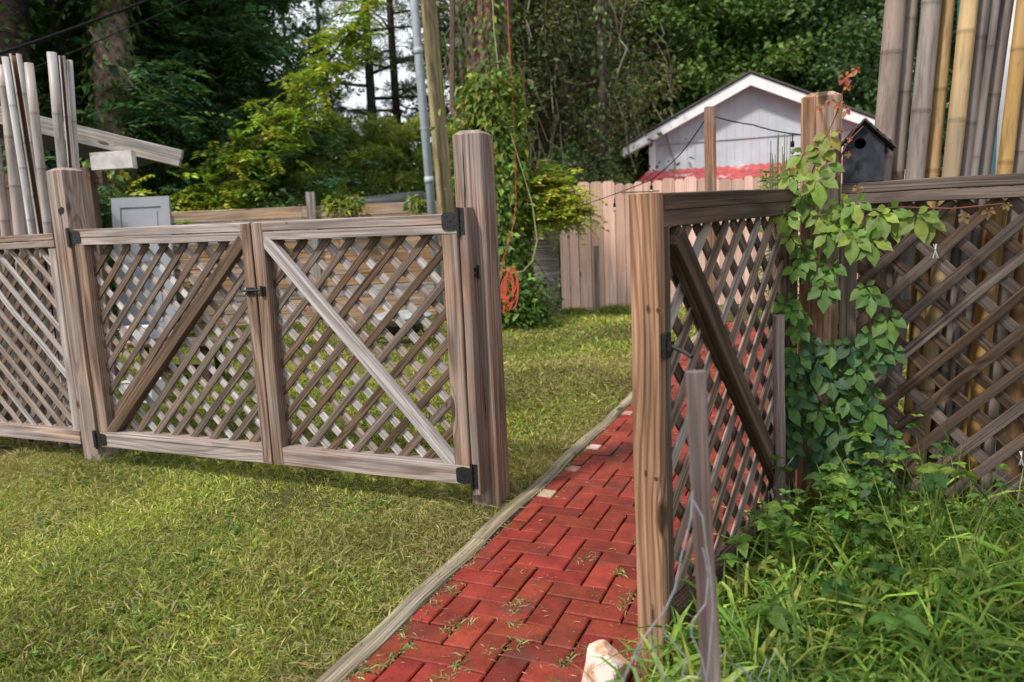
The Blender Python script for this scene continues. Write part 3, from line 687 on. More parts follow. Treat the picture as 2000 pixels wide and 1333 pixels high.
# ------------------------------------------------------------------ house, fences and yard things behind
K16 = 16.3; Fh = unit((fw.x, fw.y, 0)); Rh = unit((r0.x, r0.y, 0))
gc = gp(1467, K16); gd = unit(Rh*2.9-Fh*1.09); gn = unit(np.cross(gd, Z)); HW = 2.72; ez, pkz = 2.90, 4.20
hs = empty('house', tuple(gc), 'pale gabled outbuilding with white fascia beyond the pink board fence', 'house')
def HP(t, dn, z): return gc+gd*t*HW+gn*dn+Z*z      # gn points to the viewer
if np.dot(gn, -gc) < 0: gn = -gn
mb = MB(); wt = .80
def roofz(t): return pkz-.10-(pkz-ez)*abs(t)
V = []; F = []; nb = 26
for i in range(nb):          # vertical grooved panels
    ta, tb = -wt+2*wt*i/nb, -wt+2*wt*(i+1)/nb-.0014
    pts = [(ta, 0), (tb, 0), (tb, roofz(tb)), (ta, roofz(ta))]
    if ta < 0 < tb: pts = [(ta, 0), (tb, 0), (tb, roofz(tb)), (0, roofz(0)), (ta, roofz(ta))]
    b0 = len(V); V += [HP(t, 0, z) for t, z in pts]+[HP(t, -.02, z) for t, z in pts]; n_ = len(pts)
    F += [tuple(b0+k for k in range(n_)), tuple(b0+n_+k for k in range(n_-1, -1, -1))]+[(b0+k, b0+n_+k, b0+n_+(k+1) % n_, b0+(k+1) % n_) for k in range(n_)]
mb.add(V, F); V = [HP(-wt, -.02, 0), HP(wt, -.02, 0), HP(wt, -.02, roofz(wt)), HP(0, -.02, roofz(0)), HP(-wt, -.02, roofz(wt)), HP(-wt, -6, 0), HP(wt, -6, 0), HP(wt, -6, roofz(wt)), HP(0, -6, roofz(0)), HP(-wt, -6, roofz(wt))]
mb.add(V, [(0, 1, 2, 3, 4), (9, 8, 7, 6, 5), (0, 4, 9, 5), (1, 6, 7, 2)]); mb.build('wall', M_wall, hs)
mb = MB(); mb.board(HP(-wt, .012, 2.93), HP(wt, .012, 2.93), Z, .02, .02); V = []; mb.build('siding_joint', M_conc, hs)
mb = MB()
V = [HP(-wt+.0, .012, 0), HP(-wt+.055, .012, 0), HP(-wt+.055, .012, 3.1), HP(-wt, .012, 3.1)]
for (ta, tb) in ((-wt-.002, -wt+.05), (wt-.05, wt+.002)):
    mb = MB(); mb.board(HP((ta+tb)/2, .02, 0), HP((ta+tb)/2, .02, roofz(.8)-.05), gd, (tb-ta)*HW, .03)
    mb.build('corner_trim', M_fascia, hs)
for s in (-1, 1):
    mb = MB(); A = HP(s*1.0, .32, ez-.11); B = HP(0, .32, pkz-.11)
    V = []; 
    for dn in (.32, .29):
        V += [HP(s*1.0, dn, ez-.20), HP(s*1.0, dn, ez-.005), HP(0, dn, pkz-.005), HP(0, dn, pkz-.235)]
    mb.add(V, [(0, 1, 2, 3), (7, 6, 5, 4), (0, 3, 7, 4), (1, 5, 6, 2), (0, 4, 5, 1), (3, 2, 6, 7)]); mb.build('fascia', M_fascia, hs)
    mb = MB(); V = []
    for dn in (.36, -6.3): V += [HP(s*1.03, dn, ez-.02), HP(0, dn, pkz+.02), HP(0, dn, pkz+.06), HP(s*1.03, dn, ez+.02)]
    mb.add(V, [(0, 1, 2, 3), (7, 6, 5, 4), (3, 2, 6, 7), (0, 4, 5, 1), (0, 3, 7, 4), (1, 5, 6, 2)]); mb.build('roof', M_shing, hs)
    mb = MB(); V = [HP(s*1.0, .3, ez-.2), HP(0, .3, pkz-.16), HP(0, 0, pkz-.16), HP(s*1.0, 0, ez-.2)]; V += [v+Z*.012 for v in V]
    mb.add(V, [(0, 1, 2, 3), (7, 6, 5, 4), (0, 4, 5, 1), (2, 6, 7, 3), (0, 3, 7, 4), (1, 5, 6, 2)]); mb.build('soffit', M_fascia, hs)
# red lean-to roof, corrugated strips
mb = MB(); nrf = 90; V = []; F = []
for i in range(nrf+1):
    t = -.82+i*(1.7/nrf); zz = .018*math.sin(i*1.9)
    V += [HP(t, .03, 2.37+zz), HP(t-.03, 1.1, 2.06+zz), HP(t-.03, 1.1, 2.03+zz)]
F = [(3*i+k, 3*i+3+k, 3*i+4+k, 3*i+1+k) for i in range(nrf) for k in (0, 1)]
mb.add(V, F); mb.build('lean_to_roof', M_redroof, hs)
for t in (-.8, -.2, .4, .85): mb = MB(); mb.board(HP(t, 1.02, 0), HP(t, 1.02, 1.98), gd, .1, .1); mb.build('lean_to_post', W_dark, hs)

# pink board fence
pf = empty('board_fence', tuple(gp(1300, 11.1)), 'faded pink vertical board fence with dog-eared tops in front of the pale house', 'fence')
mb = MB(); A = gp(1092, 11.05); B = gp(1760, 11.2); Lf = np.linalg.norm(B-A); d_ = (B-A)/Lf; n_ = np.cross(d_, Z); n_ = n_*np.sign(np.dot(n_, -A)); s = 0; i = 0
nf = n_
while s < Lf:
    w_ = random.choice((.135, .14, .142, .18, .185)); c0 = A+d_*(s+w_/2)+n_*random.uniform(-.004, .004)
    h_ = (1.86 if i > 1 else 1.80)+random.uniform(-.02, .02)+.02*math.sin(i*.7); lean = random.uniform(-.0015, .0015)
    if i == 0: h_ = 1.2
    hw = w_/2-.003; g_ = .032; z0_ = -.02
    pts = [(-hw, z0_), (hw, z0_), (hw, h_-g_), (hw-g_, h_), (-hw+g_, h_), (-hw, h_-g_)]; off = random.uniform(0, 50)
    V = []; G = []
    for dn in (.009, -.009):
        for (u, z) in pts: V.append(c0+d_*(u+lean*z)+n_*dn+Z*z); G.append((z+off, u+.02*math.sin(i), dn+.05))
    mb.add(V, [(5, 4, 3, 2, 1, 0), (6, 7, 8, 9, 10, 11)]+[(k, (k+1) % 6, (k+1) % 6+6, k+6) for k in range(6)], G, random.random())
    s += w_+random.choice((.001, .002, .004)); i += 1
mb.build('boards', W_pink, pf)
mb = MB(); 
for z in (.3, 1.0, 1.6): mb.board(A-n_*.04+Z*z, B-n_*.04+Z*z, Z, .09, .038)
mb.build('back_rails', W_dark, pf)
mb = MB(); q = A+d_*.335*1.6; mb.board(q+n_*.014+Z*0, q+n_*.014+Z*.95, d_, .075, .012); mb.build('patch_board', W_greyp, pf)

# horizontal plank fence: tan section (left) and grey section (by the pink fence)
def hplank(A, B, top, label, mat, mat2, n=9, posts=(), mixed=True):
    root = empty('plank_fence', tuple((A+B)/2), label, 'fence'); d = unit(B-A); nn_ = np.cross(d, Z); nn_ *= np.sign(np.dot(nn_, -A)); h = top/n
    m1 = MB(); m2 = MB()
    for i in range(n):
        L = np.linalg.norm(B-A); cuts = [0, L*random.uniform(.35, .65), L]
        for j in range(2):
            (m2 if mixed and (i in (n-2, n-3) and random.random() < .8) or mixed and i == 2 else m1).board(A+d*(cuts[j]+.003)+Z*(i+.5)*h+nn_*random.uniform(0, .006), A+d*(cuts[j+1]-.003)+Z*(i+.5)*h+nn_*random.uniform(0, .006), Z, h-.007, .03, c=.005, seg=.4)
    m1.build('planks', mat, root); m2.build('weathered_planks', mat2, root) if mixed else None
    for (s, hh, mt) in posts:
        m = MB(); q = A+d*s+nn_*.045; m.board(q, q+Z*hh, d, .13, .06); m.build('post', mt, root)
    return root
A1 = gp(325, 11.0); B1 = gp(905, 11.35)
hplank(A1, B1, 1.72, 'tan horizontal plank fence with a grey post, seen through and above the wide gate', W_orange, W_greyp, 10, ((0.02, 1.75, W_dark), (2.13, 1.92, W_greyp)))
A2 = gp(900, 11.35); B2 = gp(1089, 11.05)
hplank(A2, B2, 1.52, 'grey weathered horizontal plank fence between the ivy trunk and the pink boards', W_greyp, W_rail, 10, (), False)

# black plastic sheet over pipe behind plank fence
mb = MB(); P = [gp(640, 12.1, 1.62), gp(690, 12.2, 1.74), gp(760, 12.3, 1.76), gp(830, 12.3, 1.80), gp(850, 12.3, 1.72)]
mb.tube(P, [.05, .12, .13, .13, .06], 12); tag(mb.build('covered_pipe', M_tarp, None, True), 'long black plastic covered roll lying behind the tan plank fence', 'pipe')
for p_ in (P[1], P[3]): sup = MB(); sup.board((p_[0], p_[1], 0), (p_[0], p_[1], p_[2]-.1), (1, 0, 0), .1, .1); sup.build('prop', W_dark, bpy.data.objects['covered_pipe'])

# utility pole with conduit
ub = gp(879, 10.9); ut = at(801, -420, 10.9)
up_o = empty('utility_pole', tuple(ub), 'olive brown round wooden utility pole with a grey conduit beside it', 'utility pole')
mb = MB(); T2 = ub+(ut-ub)*1.2; mb.tube([ub-Z*.2+(T2-ub)*0, ub+(T2-ub)*.25, ub+(T2-ub)*.5, T2], [.128, .120, .113, .105], 28, t=.3); mb.build('pole', W_pole, up_o, True)
mb = MB(); cb = gp(851, 10.55); ct = cb+(T2-ub)*.98; mb.tube([cb, cb+(ct-cb)*.5, ct], .062, 20)
for f_ in (.22, .42, .75): q = cb+(ct-cb)*f_; mb.tube([q-Z*.05, q+Z*.05], .069, 20)
mb.build('conduit', M_pvc, up_o, True)
for f_ in (.30, .62): mb = MB(); q = cb+(ct-cb)*f_; mb.tube([q-Z*.015, q+Z*.015], .072, 20); mb.board(q+Rh*.05, q+Rh*.16, Z, .03, .02); mb.build('strap', M_conc, up_o)

# panel door leaning on the fence
dl = gp(238, 10.1); drr = gp(348, 10.1); dd = unit(drr-dl); dn_ = np.cross(dd, Z); dn_ *= np.sign(np.dot(dn_, -dl)); wD = .76; hD = 1.9
do = empty('panel_door', tuple(dl), 'grey white panelled door leaning upright behind the left gate leaf', 'door')
upv = unit(Z-dn_*.12)
def DP(u, v, o_=0.): return dl+dd*u+upv*v+dn_*(.35+o_)
def dbox(mb, u0_, u1_, v0_, v1_, o0, o1):
    V = [DP(u, v, o_) for o_ in (o0, o1) for (u, v) in ((u0_, v0_), (u1_, v0_), (u1_, v1_), (u0_, v1_))]
    mb.add(V, [(3, 2, 1, 0), (4, 5, 6, 7), (0, 1, 5, 4), (1, 2, 6, 5), (2, 3, 7, 6), (3, 0, 4, 7)])
mb = MB(); dbox(mb, 0, wD, 0, hD, -.035, 0)
for (a_, b2) in ((0, .11), (wD-.11, wD)): dbox(mb, a_, b2, 0, hD, .001, .016)
for (a_, b2) in ((0, .2), (.82, .98), (hD-.13, hD)): dbox(mb, .11, wD-.11, a_, b2, .001, .0155)
for (a_, b2) in ((.26, .76), (1.05, hD-.19)): dbox(mb, .17, wD-.17, a_, b2, .001, .010)
mb.build('slab', M_doorp, do)
mb = MB(); q = DP(wD-.06, .95, .0165); mb.tube([q, q+dn_*.002], .03, 16); mb.build('lock_hole', M_ant, do)

# low bench with two white tubs
bq = gp(250, 6.85); br = gp(438, 6.7); bdr = unit(br-bq); bn = np.cross(Z, bdr); be = empty('bench', tuple(bq), 'low dark rustic bench standing on the lawn behind the left gate leaf', 'bench')
mb = MB()
for k in range(3): mb.board(bq+bn*(k-1)*.125+Z*.37, br+bn*(k-1)*.125+Z*.37, bn, .118, .035)
mb.build('seat', W_dark, be)
for s_ in (.12, .75):
    for k in (-1, 1):
        mb = MB(); q = bq+(br-bq)*s_+bn*k*.11; mb.board(q, q+Z*.35, bdr, .07, .05); mb.build('leg', W_dark, be)
mb = MB(); mb.board(bq+(br-bq)*.12+Z*.12, bq+(br-bq)*.75+Z*.12, Z, .08, .035); mb.build('stretcher', W_dark, be)
def tub(c, w_, h_, lab, rot):
    root = empty('storage_tub', tuple(c), lab, 'tub'); mb = MB(); ca, sa = math.cos(rot), math.sin(rot); V = []
    for (k, z) in ((.82, 0), (1., h_), (1.06, h_), (1.06, h_+.012), (.97, h_+.012), (.93, h_), (.8, .02)):
        for (x, y) in ((-1, -.7), (1, -.7), (1, .7), (-1, .7)):
            X, Y = x*w_/2*k, y*w_/2*k; V.append((c[0]+X*ca-Y*sa, c[1]+X*sa+Y*ca, c[2]+z))
    mb.add(V, [(i*4+k, i*4+(k+1) % 4, (i+1)*4+(k+1) % 4, (i+1)*4+k) for i in range(6) for k in range(4)]+[(3, 2, 1, 0), (24, 25, 26, 27)])
    mb.build('tub_body', M_white, root)
tub(gp(246, 6.8, .39), .24, .13, 'white plastic tub standing on the left end of the bench', .5)
tub(gp(250, 6.0, .0), .26, .17, 'white plastic tub standing on the lawn in front of the bench', .2)

# fire pit
fc = gp(772, 8.5); fp = empty('fire_pit', tuple(fc), 'low round metal fire pit on the lawn behind the right gate leaf', 'fire pit')
mb = MB(); mb.lathe(fc, [(.12, .20), (.26, .24), (.36, .31), (.37, .33), (.355, .34), (.2, .375), (.0, .39)], 28); mb.build('cover', M_conc, fp, True)
mb = MB(); mb.lathe(fc, [(.05, .09), (.16, .11), (.24, .18), (.25, .235)], 24); mb.tube([fc+(.3*math.cos(t*.3927), .3*math.sin(t*.3927), .06) for t in range(17)], .009, 6); mb.build('bowl', M_black, fp)
for k in range(3):
    mb = MB(); t_ = k*2.094+.4; mb.tube([fc+(.22*math.cos(t_), .22*math.sin(t_), .2), fc+(.32*math.cos(t_), .32*math.sin(t_), 0)], .012, 8); mb.build('leg', M_black, fp)

# open shed corner on the left
s0 = at(60, 232, 7.); s1 = at(356, 303, 7.); rf = empty('shed', tuple(gp(185, 7.2)), 'open timber shed corner with grey rake boards behind the left bamboo', 'shed')
back = unit(Fh-Rh*.9)*1.6; sdv = unit(s1-s0)
mb = MB(); s00 = s0-sdv*1.6; mb.board(s00, s1, Z, .085, .04, .8, seg=.3); mb.board(s00-Z*.085, s1-Z*.08-sdv*.03, Z, .07, .04, .6, seg=.3); mb.build('rake_board', W_greyp, rf)
mb = MB(); V = [s00+Z*.03, s1+Z*.03, s1+back+Z*.03, s00+back+Z*.03]; V = V+[v-Z*.03 for v in V]; mb.add(V, [(0, 1, 2, 3), (7, 6, 5, 4), (0, 4, 5, 1), (1, 5, 6, 2), (2, 6, 7, 3), (3, 7, 4, 0)]); mb.build('roof', M_shing, rf)
mb = MB(); a_, b2 = at(182, 317, 6.85), at(262, 312, 6.85); mb.board(a_, b2, Z, .155, .09, .9, seg=.3); mb.build('beam_end', M_wbeam, rf)
mb = MB(); a_, b2 = at(-200, 318, 7.05), at(205, 349, 7.05); b2 = at(205, 349, 7.05); a_ = at(-200, 365, 7.05); mb.board(a_, b2, Z, .12, .09, .4, seg=.3); mb.build('cross_beam', W_dark, rf)
for (px, D) in ((186, 7.1), (-150, 7.1), (100, 9.4)):
    mb = MB(); g0 = gp(px, D); mb.board(g0, (g0[0], g0[1], pz(px, 330 if D < 8 else 330, D)), Rh, .125, .1, .5); mb.build('post', W_dark, rf)
mb = MB(); g0 = gp(-160, 9.3); g1_ = gp(150, 9.3)
for i in range(16):
    q = g0+(g1_-g0)*(i/15); mb.board(q, q+Z*2.1, Rh, .13, .02)
mb.build('back_wall', W_dark, rf)

# string lights with their post
sp_ = gp(1388, 7.0); spo = empty('timber_post', tuple(sp_), 'slim orange brown timber post carrying the string lights in front of the pink fence', 'post')
mb = MB(); ztp = pz(1387, 214, 7.0); mb.board(sp_, (sp_[0], sp_[1], ztp), Rh, .088, .088, .2, c=.004); mb.build('post_shaft', W_new, spo)
SLp = [at(1125, 405, 10.5), at(1272, 352, 8.2), at(1330, 300, 7.4), at(1384, 224, 6.93), at(1470, 244, 6.5), at(1560, 263, 6.1), at(1700, 292, 5.7)]
sl_ = empty('string_lights', tuple(SLp[3]), 'black string light cable sagging from the vine corner over the slim post', 'string lights')
def sag(pts, n=6, s=.02):
    out_ = []
    for i in range(len(pts)-1):
        for k in range(n):
            t = k/n; out_.append(pts[i]*(1-t)+pts[i+1]*t-Z*s*4*t*(1-t))
    return out_+[pts[-1]]
mb = MB(); mb.tube(sag(SLp, 5, .012), .0055, 6); mb.build('cable', M_cable, sl_)
for q in (SLp[1], at(1384, 226, 6.9), at(1548, 262, 6.15), at(1200, 388, 9.2)):
    mb = MB(); mb.tube([q, q-Z*.055, q-Z*.06, q-Z*.10, q-Z*.105], [.005, .005, .014, .017, .010], 10); s1_ = mb.build('socket', M_cable, sl_)
    mb = MB(); mb.tube([q-Z*.105, q-Z*.12, q-Z*.15, q-Z*.165], [.010, .018, .018, .004], 10); mb.build('bulb', M_bulb, sl_, True)

# overhead wires at the upper left
mb = MB(); mb.tube(sag([at(-400, 240, 6.), at(0, 105, 6.5), at(290, 0, 7.5), at(700, -150, 9)], 6, .01), .014, 7); tag(mb.build('service_cable', M_cable), 'thick black overhead cable crossing the upper left corner', 'cable')
mb = MB(); mb.tube(sag([at(60, 135, 7), at(230, 63, 8), at(360, 5, 9), at(600, -90, 11)], 6, .01), .007, 6); tag(mb.build('overhead_wire', M_cable), 'thinner overhead wire to the right of the thick one in the upper left corner', 'cable')
mb = MB(); mb.tube([at(175, 60, 9.3), at(190, 80, 9.2), at(240, 142, 9.1), at(262, 170, 9)], .011, 6); tag(mb.build('dead_branch', M_bark2), 'thin dark straight branch hanging in front of the ivy trunk at upper left', 'branch')

# ------------------------------------------------------------------ stakes, chicken wire, rock
def stake(B, T, w_, lab):
    mb = MB(); mb.board(B, T, Rh, w_, w_*.9, .5, c=.004); return tag(mb.build('garden_stake', W_stake), lab, 'stake', 'faded maroon stakes holding the chicken wire')
T1 = at(1359, 726, 1.42); B1_ = at(1400, 1500, 1.42)
S1b = np.array([T1[0]+.04, T1[1]-.02, 0]); stake(S1b, T1, .034, 'faded maroon garden stake close to the viewer, in front of the open gate leaf')
T2_ = at(1521, 616, 2.62); S2b = np.array([T2_[0]+.01, T2_[1], 0]); stake(S2b, T2_, .034, 'faded maroon garden stake between the open gate leaf and the creeper')
wn = empty('chicken_wire', tuple(S1b), 'crumpled hexagonal chicken wire drooping between the two maroon stakes', 'wire netting')
mb = MB(); nu, nv = 34, 8; hx = .045
P0w, P1w = np.array([-.56, 1.28, 0.]), S2b+np.array([.02, 0, 0])
def wmap(u, v):
    # u 0..1 along, v height 0..1
    kx = [np.array([-.40, 1.38, 0]), S1b+(-.03, .02, 0), S1b+(.16, .5, 0), S2b+(-.02, -.15, 0), S2b+(.03, .05, 0)]
    s = u*(len(kx)-1); i = min(int(s), len(kx)-2); t = s-i; p_ = kx[i]*(1-t)+kx[i+1]*t
    hh = [.10, .42, .14, .20, .42]; h = hh[i]*(1-t)+hh[i+1]*t
    a_ = .03*math.sin(u*17+v*3)+.01*math.sin(u*41+v*9); b2 = .04*math.cos(u*31+v*5)
    return p_+np.array([a_*v+.02*math.sin(v*7+u*11), b2*v, v*h+.012*math.sin(u*60)])
pts = {}
def wv(i, j):
    k = (i, j)
    if k not in pts: pts[k] = wmap(min(max(i/(nu*1.0), 0), 1), min(max(j/(nv*1.0), 0), 1))+np.array([random.uniform(-.004, .004) for _ in range(3)])
    return pts[k]
for i in range(nu):
    for j in range(nv):
        # brick-like hex: vertical every other column, zigzags
        o_ = .5 if j % 2 else 0
        a_ = wv(i+o_, j+.0); b2 = wv(i+o_, j+.36); mb.tube([a_, b2], .0009, 4, cap=False)
        c1 = wv(i+o_+.5, j+1.0); mb.tube([b2, c1], .0009, 4, cap=False)
        c2 = wv(i+o_-.5, j+1.0); mb.tube([b2, c2], .0009, 4, cap=False)
mb.build('netting', M_wire, wn)
# nearest loose strands
mb = MB()
for P in ([(1215, 1333), (1250, 1255), (1300, 1190), (1318, 1150), (1330, 1090), (1350, 1010), (1352, 960)], [(1250, 1333), (1240, 1300), (1252, 1262)], [(1300, 1333), (1282, 1285), (1268, 1245)],
          [(1380, 1333), (1372, 1290), (1350, 1240), (1352, 1215), (1378, 1180), (1384, 1120), (1372, 1070)], [(1296, 1185), (1296, 1235), (1340, 1285), (1330, 1333)], [(1352, 975), (1372, 1010), (1378, 1060), (1388, 1120), (1392, 1200), (1380, 1333)]):
    P3 = [at(x, y, 1.36) for x, y in P]
    mb.tube(P3, .0014, 6)
mb.build('loose_strands', M_wire, wn)
rk = MB(); rc = np.array(at(1190, 1300, 2.03)); rc = np.array([-.555, 1.87, .03]); V = []; F = []
nu_, nv_ = 40, 26; rs = np.random.default_rng(5); ax = [(unit(rs.normal(0, 1, 3)), rs.uniform(.58, .78)) for _ in range(26)]
for j in range(nv_+1):
    for i in range(nu_):
        th = 2*math.pi*i/nu_; f_ = math.pi*j/nv_; d_ = np.array([math.sin(f_)*math.cos(th), math.sin(f_)*math.sin(th), math.cos(f_)]); r_ = 1.
        for (a_, c_) in ax:
            dd_ = d_@a_
            if dd_ > 0: r_ = min(r_, c_/max(dd_, 1e-3))
        V.append(rc+d_*r_*np.array([.092, .10, .092])*(1+.02*math.sin(4*d_[0]+5*d_[2])))
F = [(j*nu_+i, j*nu_+(i+1) % nu_, (j+1)*nu_+(i+1) % nu_, (j+1)*nu_+i) for j in range(nv_) for i in range(nu_)]
rk.add(V, F); tag(rk.build('rock', M_pink), 'pale pinkish quartz rock at the foot of the open gate stile', 'rock')

# orange cord and ropes hanging on the ivy trunk
mb = MB(); tz = lambda px, py: at(px, py, 9.35)
for k in range(7):
    c_ = (994+random.uniform(-6, 8), 560+random.uniform(-14, 14)); rx, ry = random.uniform(9, 17), random.uniform(20, 40); a0 = random.uniform(0, 6)
    mb.tube([tz(c_[0]+rx*math.cos(a0+t*.45), c_[1]+ry*math.sin(a0+t*.45)) for t in range(15)], .009, 6)
mb.tube([tz(990, 560), tz(987, 580), tz(985, 602), tz(984, 612)], .014, 6)
co = tag(mb.build('extension_cord', M_orange), 'orange extension cord coiled on the ivy covered trunk', 'cord')
mb = MB(); mb.tube([tz(990, -40), tz(993, 60), tz(1000, 170), tz(1006, 300), tz(1008, 400), tz(1000, 450), tz(985, 500), tz(978, 530)], .0055, 6); tag(mb.build('hanging_cord', M_orange), 'thin orange cord hanging straight down from the tree top into the ivy', 'cord')
mb = MB(); mb.tube([tz(960, -40), tz(965, 60), tz(978, 180), tz(1000, 270), tz(1022, 340), tz(1040, 400), tz(1049, 470), tz(1040, 510), tz(1022, 530), tz(1000, 534), tz(980, 526)], .0065, 6); tag(mb.build('rope', M_yrope), 'yellow green rope hanging in a wide loop beside the ivy trunk', 'rope')

# knots on the nearest timbers
M_kn1 = plain('knot_ring_wood', (.15, .075, .04), .8); M_kn2 = plain('knot_heart_wood', (.045, .024, .015), .8)
def knot_on(px, py, p0_, n_, rx, rz, parent):
    n_ = unit(n_); d = np.array(fw+rt*((px-1000)/FPX)-up*((py-666.5)/FPX)); o_ = np.array([0, 0, CAMH]); c_ = o_+d*(((np.array(p0_, float)-o_)@n_)/(d@n_))
    h_ = unit(np.cross(Z, n_)); ph_ = random.uniform(0, 6)
    for k_, (f_, off_, mt) in enumerate(((1., .0007, M_kn1), (.55, .0013, M_kn2))):
        mb = MB(); V = [c_+n_*off_+h_*rx*f_*math.cos(q*.449)*(1+.12*math.sin(2*q*.449+ph_))+Z*rz*f_*math.sin(q*.449)*(1+.1*math.sin(3*q*.449+ph_)) for q in range(14)]
        mb.add(V, [tuple(range(14))]); mb.build('knot', mt, parent)
eS = LP(0, -.04, 1.)
for (px, py, rx, rz) in ((1288, 607, .010, .009), (1266, 604, .006, .012), (1282, 936, .012, .011), (1262, 925, .008, .018), (1275, 1200, .006, .03)): knot_on(px, py, eS, -dA, rx, rz, g3)
for (px, py, rx, rz) in ((158, 632, .020, .035), (152, 790, .014, .03)): knot_on(px, py, (P0x, PY-.07, 1), nG, rx, rz, p0)
knot_on(643, 620, (0, YF_+.002, 1), nG, .010, .011, g2); knot_on(872, 790, (0, YF_, 1), nG, .006, .02, g2); knot_on(560, 436, (0, YF_, 1), nG, .012, .006, g2)
knot_on(1600, 470, (0, PY-.07, 1), nG, .01, .014, p2)
# ------------------------------------------------------------------ trees
DGREEN = [(0.044, 0.091, 0.034), (0.07, 0.133, 0.044), (0.101, 0.173, 0.05)]
MGREEN = [(0.066, 0.126, 0.036), (0.102, 0.174, 0.043), (0.144, 0.216, 0.048)]
BGREEN = [(.14, .22, .035), (.19, .27, .045), (.10, .18, .035)]
YGREEN = [(.24, .29, .04), (.32, .31, .05), (.16, .23, .04)]
PINEG = [(0.039, 0.081, 0.029), (0.072, 0.124, 0.036), (0.117, 0.169, 0.046)]
BLUEG = [(0.065, 0.158, 0.101), (0.094, 0.216, 0.122), (0.115, 0.23, 0.086)]
def clump_leaves(cc, n, sx, sz, L, W, cols, shape='quad', upb=.8, droop=.25, var=.22):
    """leaves scattered about clump centres cc (M,3); light and dark clumps"""
    M = len(cc); idx = np.repeat(np.arange(M), n); P = cc[idx]+rng.normal(0, 1, (M*n, 3))*np.array([sx, sx, sz])
    D = rdir(M*n, 0, .5); Nn = rdir(M*n, upb, 1.)
    base = pal(M, cols, None, var)[idx]; col = base*np.exp(rng.normal(0, .18, (M*n, 1)))
    s = np.exp(rng.normal(0, .2, M*n)); return leafset(P, D, Nn, L*s, W*s, col, shape, droop)
def tufts(cc, n, L, W, cols):
    M = len(cc); idx = np.repeat(np.arange(M), n); D = rdir(M*n, .25, .8); P = cc[idx]+D*rng.uniform(0, .08, (M*n, 1))
    col = pal(M, cols, None, .2)[idx]*np.exp(rng.normal(0, .12, (M*n, 1))); s = rng.uniform(.7, 1.15, M*n)
    return leafset(P, D, rdir(M*n, .3), L*s, W, col, 'quad', .1)
def fronds(cc, dirs, nl, Lf, Ll, Wl, cols, droop=.35):
    """pinnate sprays: rachis with paired leaflets"""
    M = len(cc); dirs = dirs/np.linalg.norm(dirs, axis=1, keepdims=True); side = np.cross(dirs, Z[None]); side /= (np.linalg.norm(side, axis=1, keepdims=True)+1e-9)
    t = np.linspace(.12, 1, nl)[None, :, None]; Lr = (Lf*np.exp(rng.normal(0, .2, M)))[:, None, None]
    base = cc[:, None]+dirs[:, None]*t*Lr; base = base-Z*(t**2)*Lr*droop
    col = pal(M, cols, None, .2)[:, None]*np.ones((1, nl, 1)); sets = []
    for s in (-1, 1):
        D = (side[:, None]*s+dirs[:, None]*.45-Z*.15)+rng.normal(0, .12, (M, nl, 3)); Nn = np.broadcast_to(Z, D.shape)+rng.normal(0, .35, D.shape)
        sets.append(leafset(base.reshape(-1, 3), D.reshape(-1, 3), Nn.reshape(-1, 3), Ll*np.exp(rng.normal(0, .12, M*nl)), Wl, (col*np.exp(rng.normal(0, .1, (M, nl, 1)))).reshape(-1, 3), 'quad', .1))
    return join(sets)
def skeleton(h, r, limbs, lo, hi, R, rise=.35, lean=(0, 0), seed=0, shape=None):
    """trunk + limbs -> MB, tip points with directions"""
    rs = np.random.default_rng(seed); mb = MB(); P = []; n = 9
    for i in range(n+1):
        t = i/n; P.append(np.array([lean[0]*t+.12*math.sin(t*4+seed)*t, lean[1]*t+.12*math.cos(t*3+seed)*t, h*t]))
    mb.tube([P[0]-Z*.3]+P, [r*1.35]+[r*(1-.75*(i/n)) for i in range(n+1)], 12)
    tips = []; dirs = []
    for k in range(limbs):
        t = lo+(hi-lo)*(k+rs.uniform(0, .8))/limbs; i = min(int(t*n), n-1); f_ = t*n-i; b0 = P[i]*(1-f_)+P[i+1]*f_
        az = k*2.4+rs.uniform(-.5, .5); Rk = R*(shape(t) if shape else (1-.55*(t-lo)/(1-lo+1e-6)))*rs.uniform(.7, 1.15)
        d = np.array([math.cos(az), math.sin(az), 0]); Q = []; m_ = 6; rl = r*(1-.75*t)*.42
        for j in range(m_+1):
            s = j/m_; Q.append(b0+d*Rk*s+Z*(rise*Rk*(s-.35*s*s))+rs.normal(0, .04, 3)*s*Rk*.4)
        mb.tube(Q, [max(.006, rl*(1-.85*j/m_)) for j in range(m_+1)], 6)
        for j in range(2, m_+1):
            tips.append(Q[j]); dirs.append(d+rs.normal(0, .3, 3))
            for q in range(2):
                sd = rs.normal(0, 1, 3)*np.array([1, 1, .35]); sd /= np.linalg.norm(sd); e = Q[j]+sd*Rk*rs.uniform(.12, .33)*(1.1-.5*j/m_)
                if rs.random() < .6: mb.tube([Q[j], (Q[j]+e)/2+Z*.03, e], [.012, .008, .004], 4, cap=False)
                tips.append(e); dirs.append(sd)
    return mb, np.array(tips), np.array(dirs)
def plant_tree(name, loc, label, cat, skel, sets, barkm, leafm, group=None, extra=None, tl='trunk'):
    root = empty(name, (0, 0, 0), label, cat, group)
    skel.build(tl, barkm, root, True); leafobj('crown', sets, leafm, root)
    if extra: extra(root)
    root.location = loc; return root
def copy_tree(src, loc, rz, s, label, group=None):
    r = src.copy(); C.objects.link(r); r.location = loc; r.rotation_euler = (0, 0, rz); r.scale = (s, s, s); r['label'] = label
    if group: r['group'] = group
    for ch in list(src.children):
        c = ch.copy(); C.objects.link(c); c.parent = r
    return r
gT = 'broadleaf and vine covered trees standing beyond the yard fences'
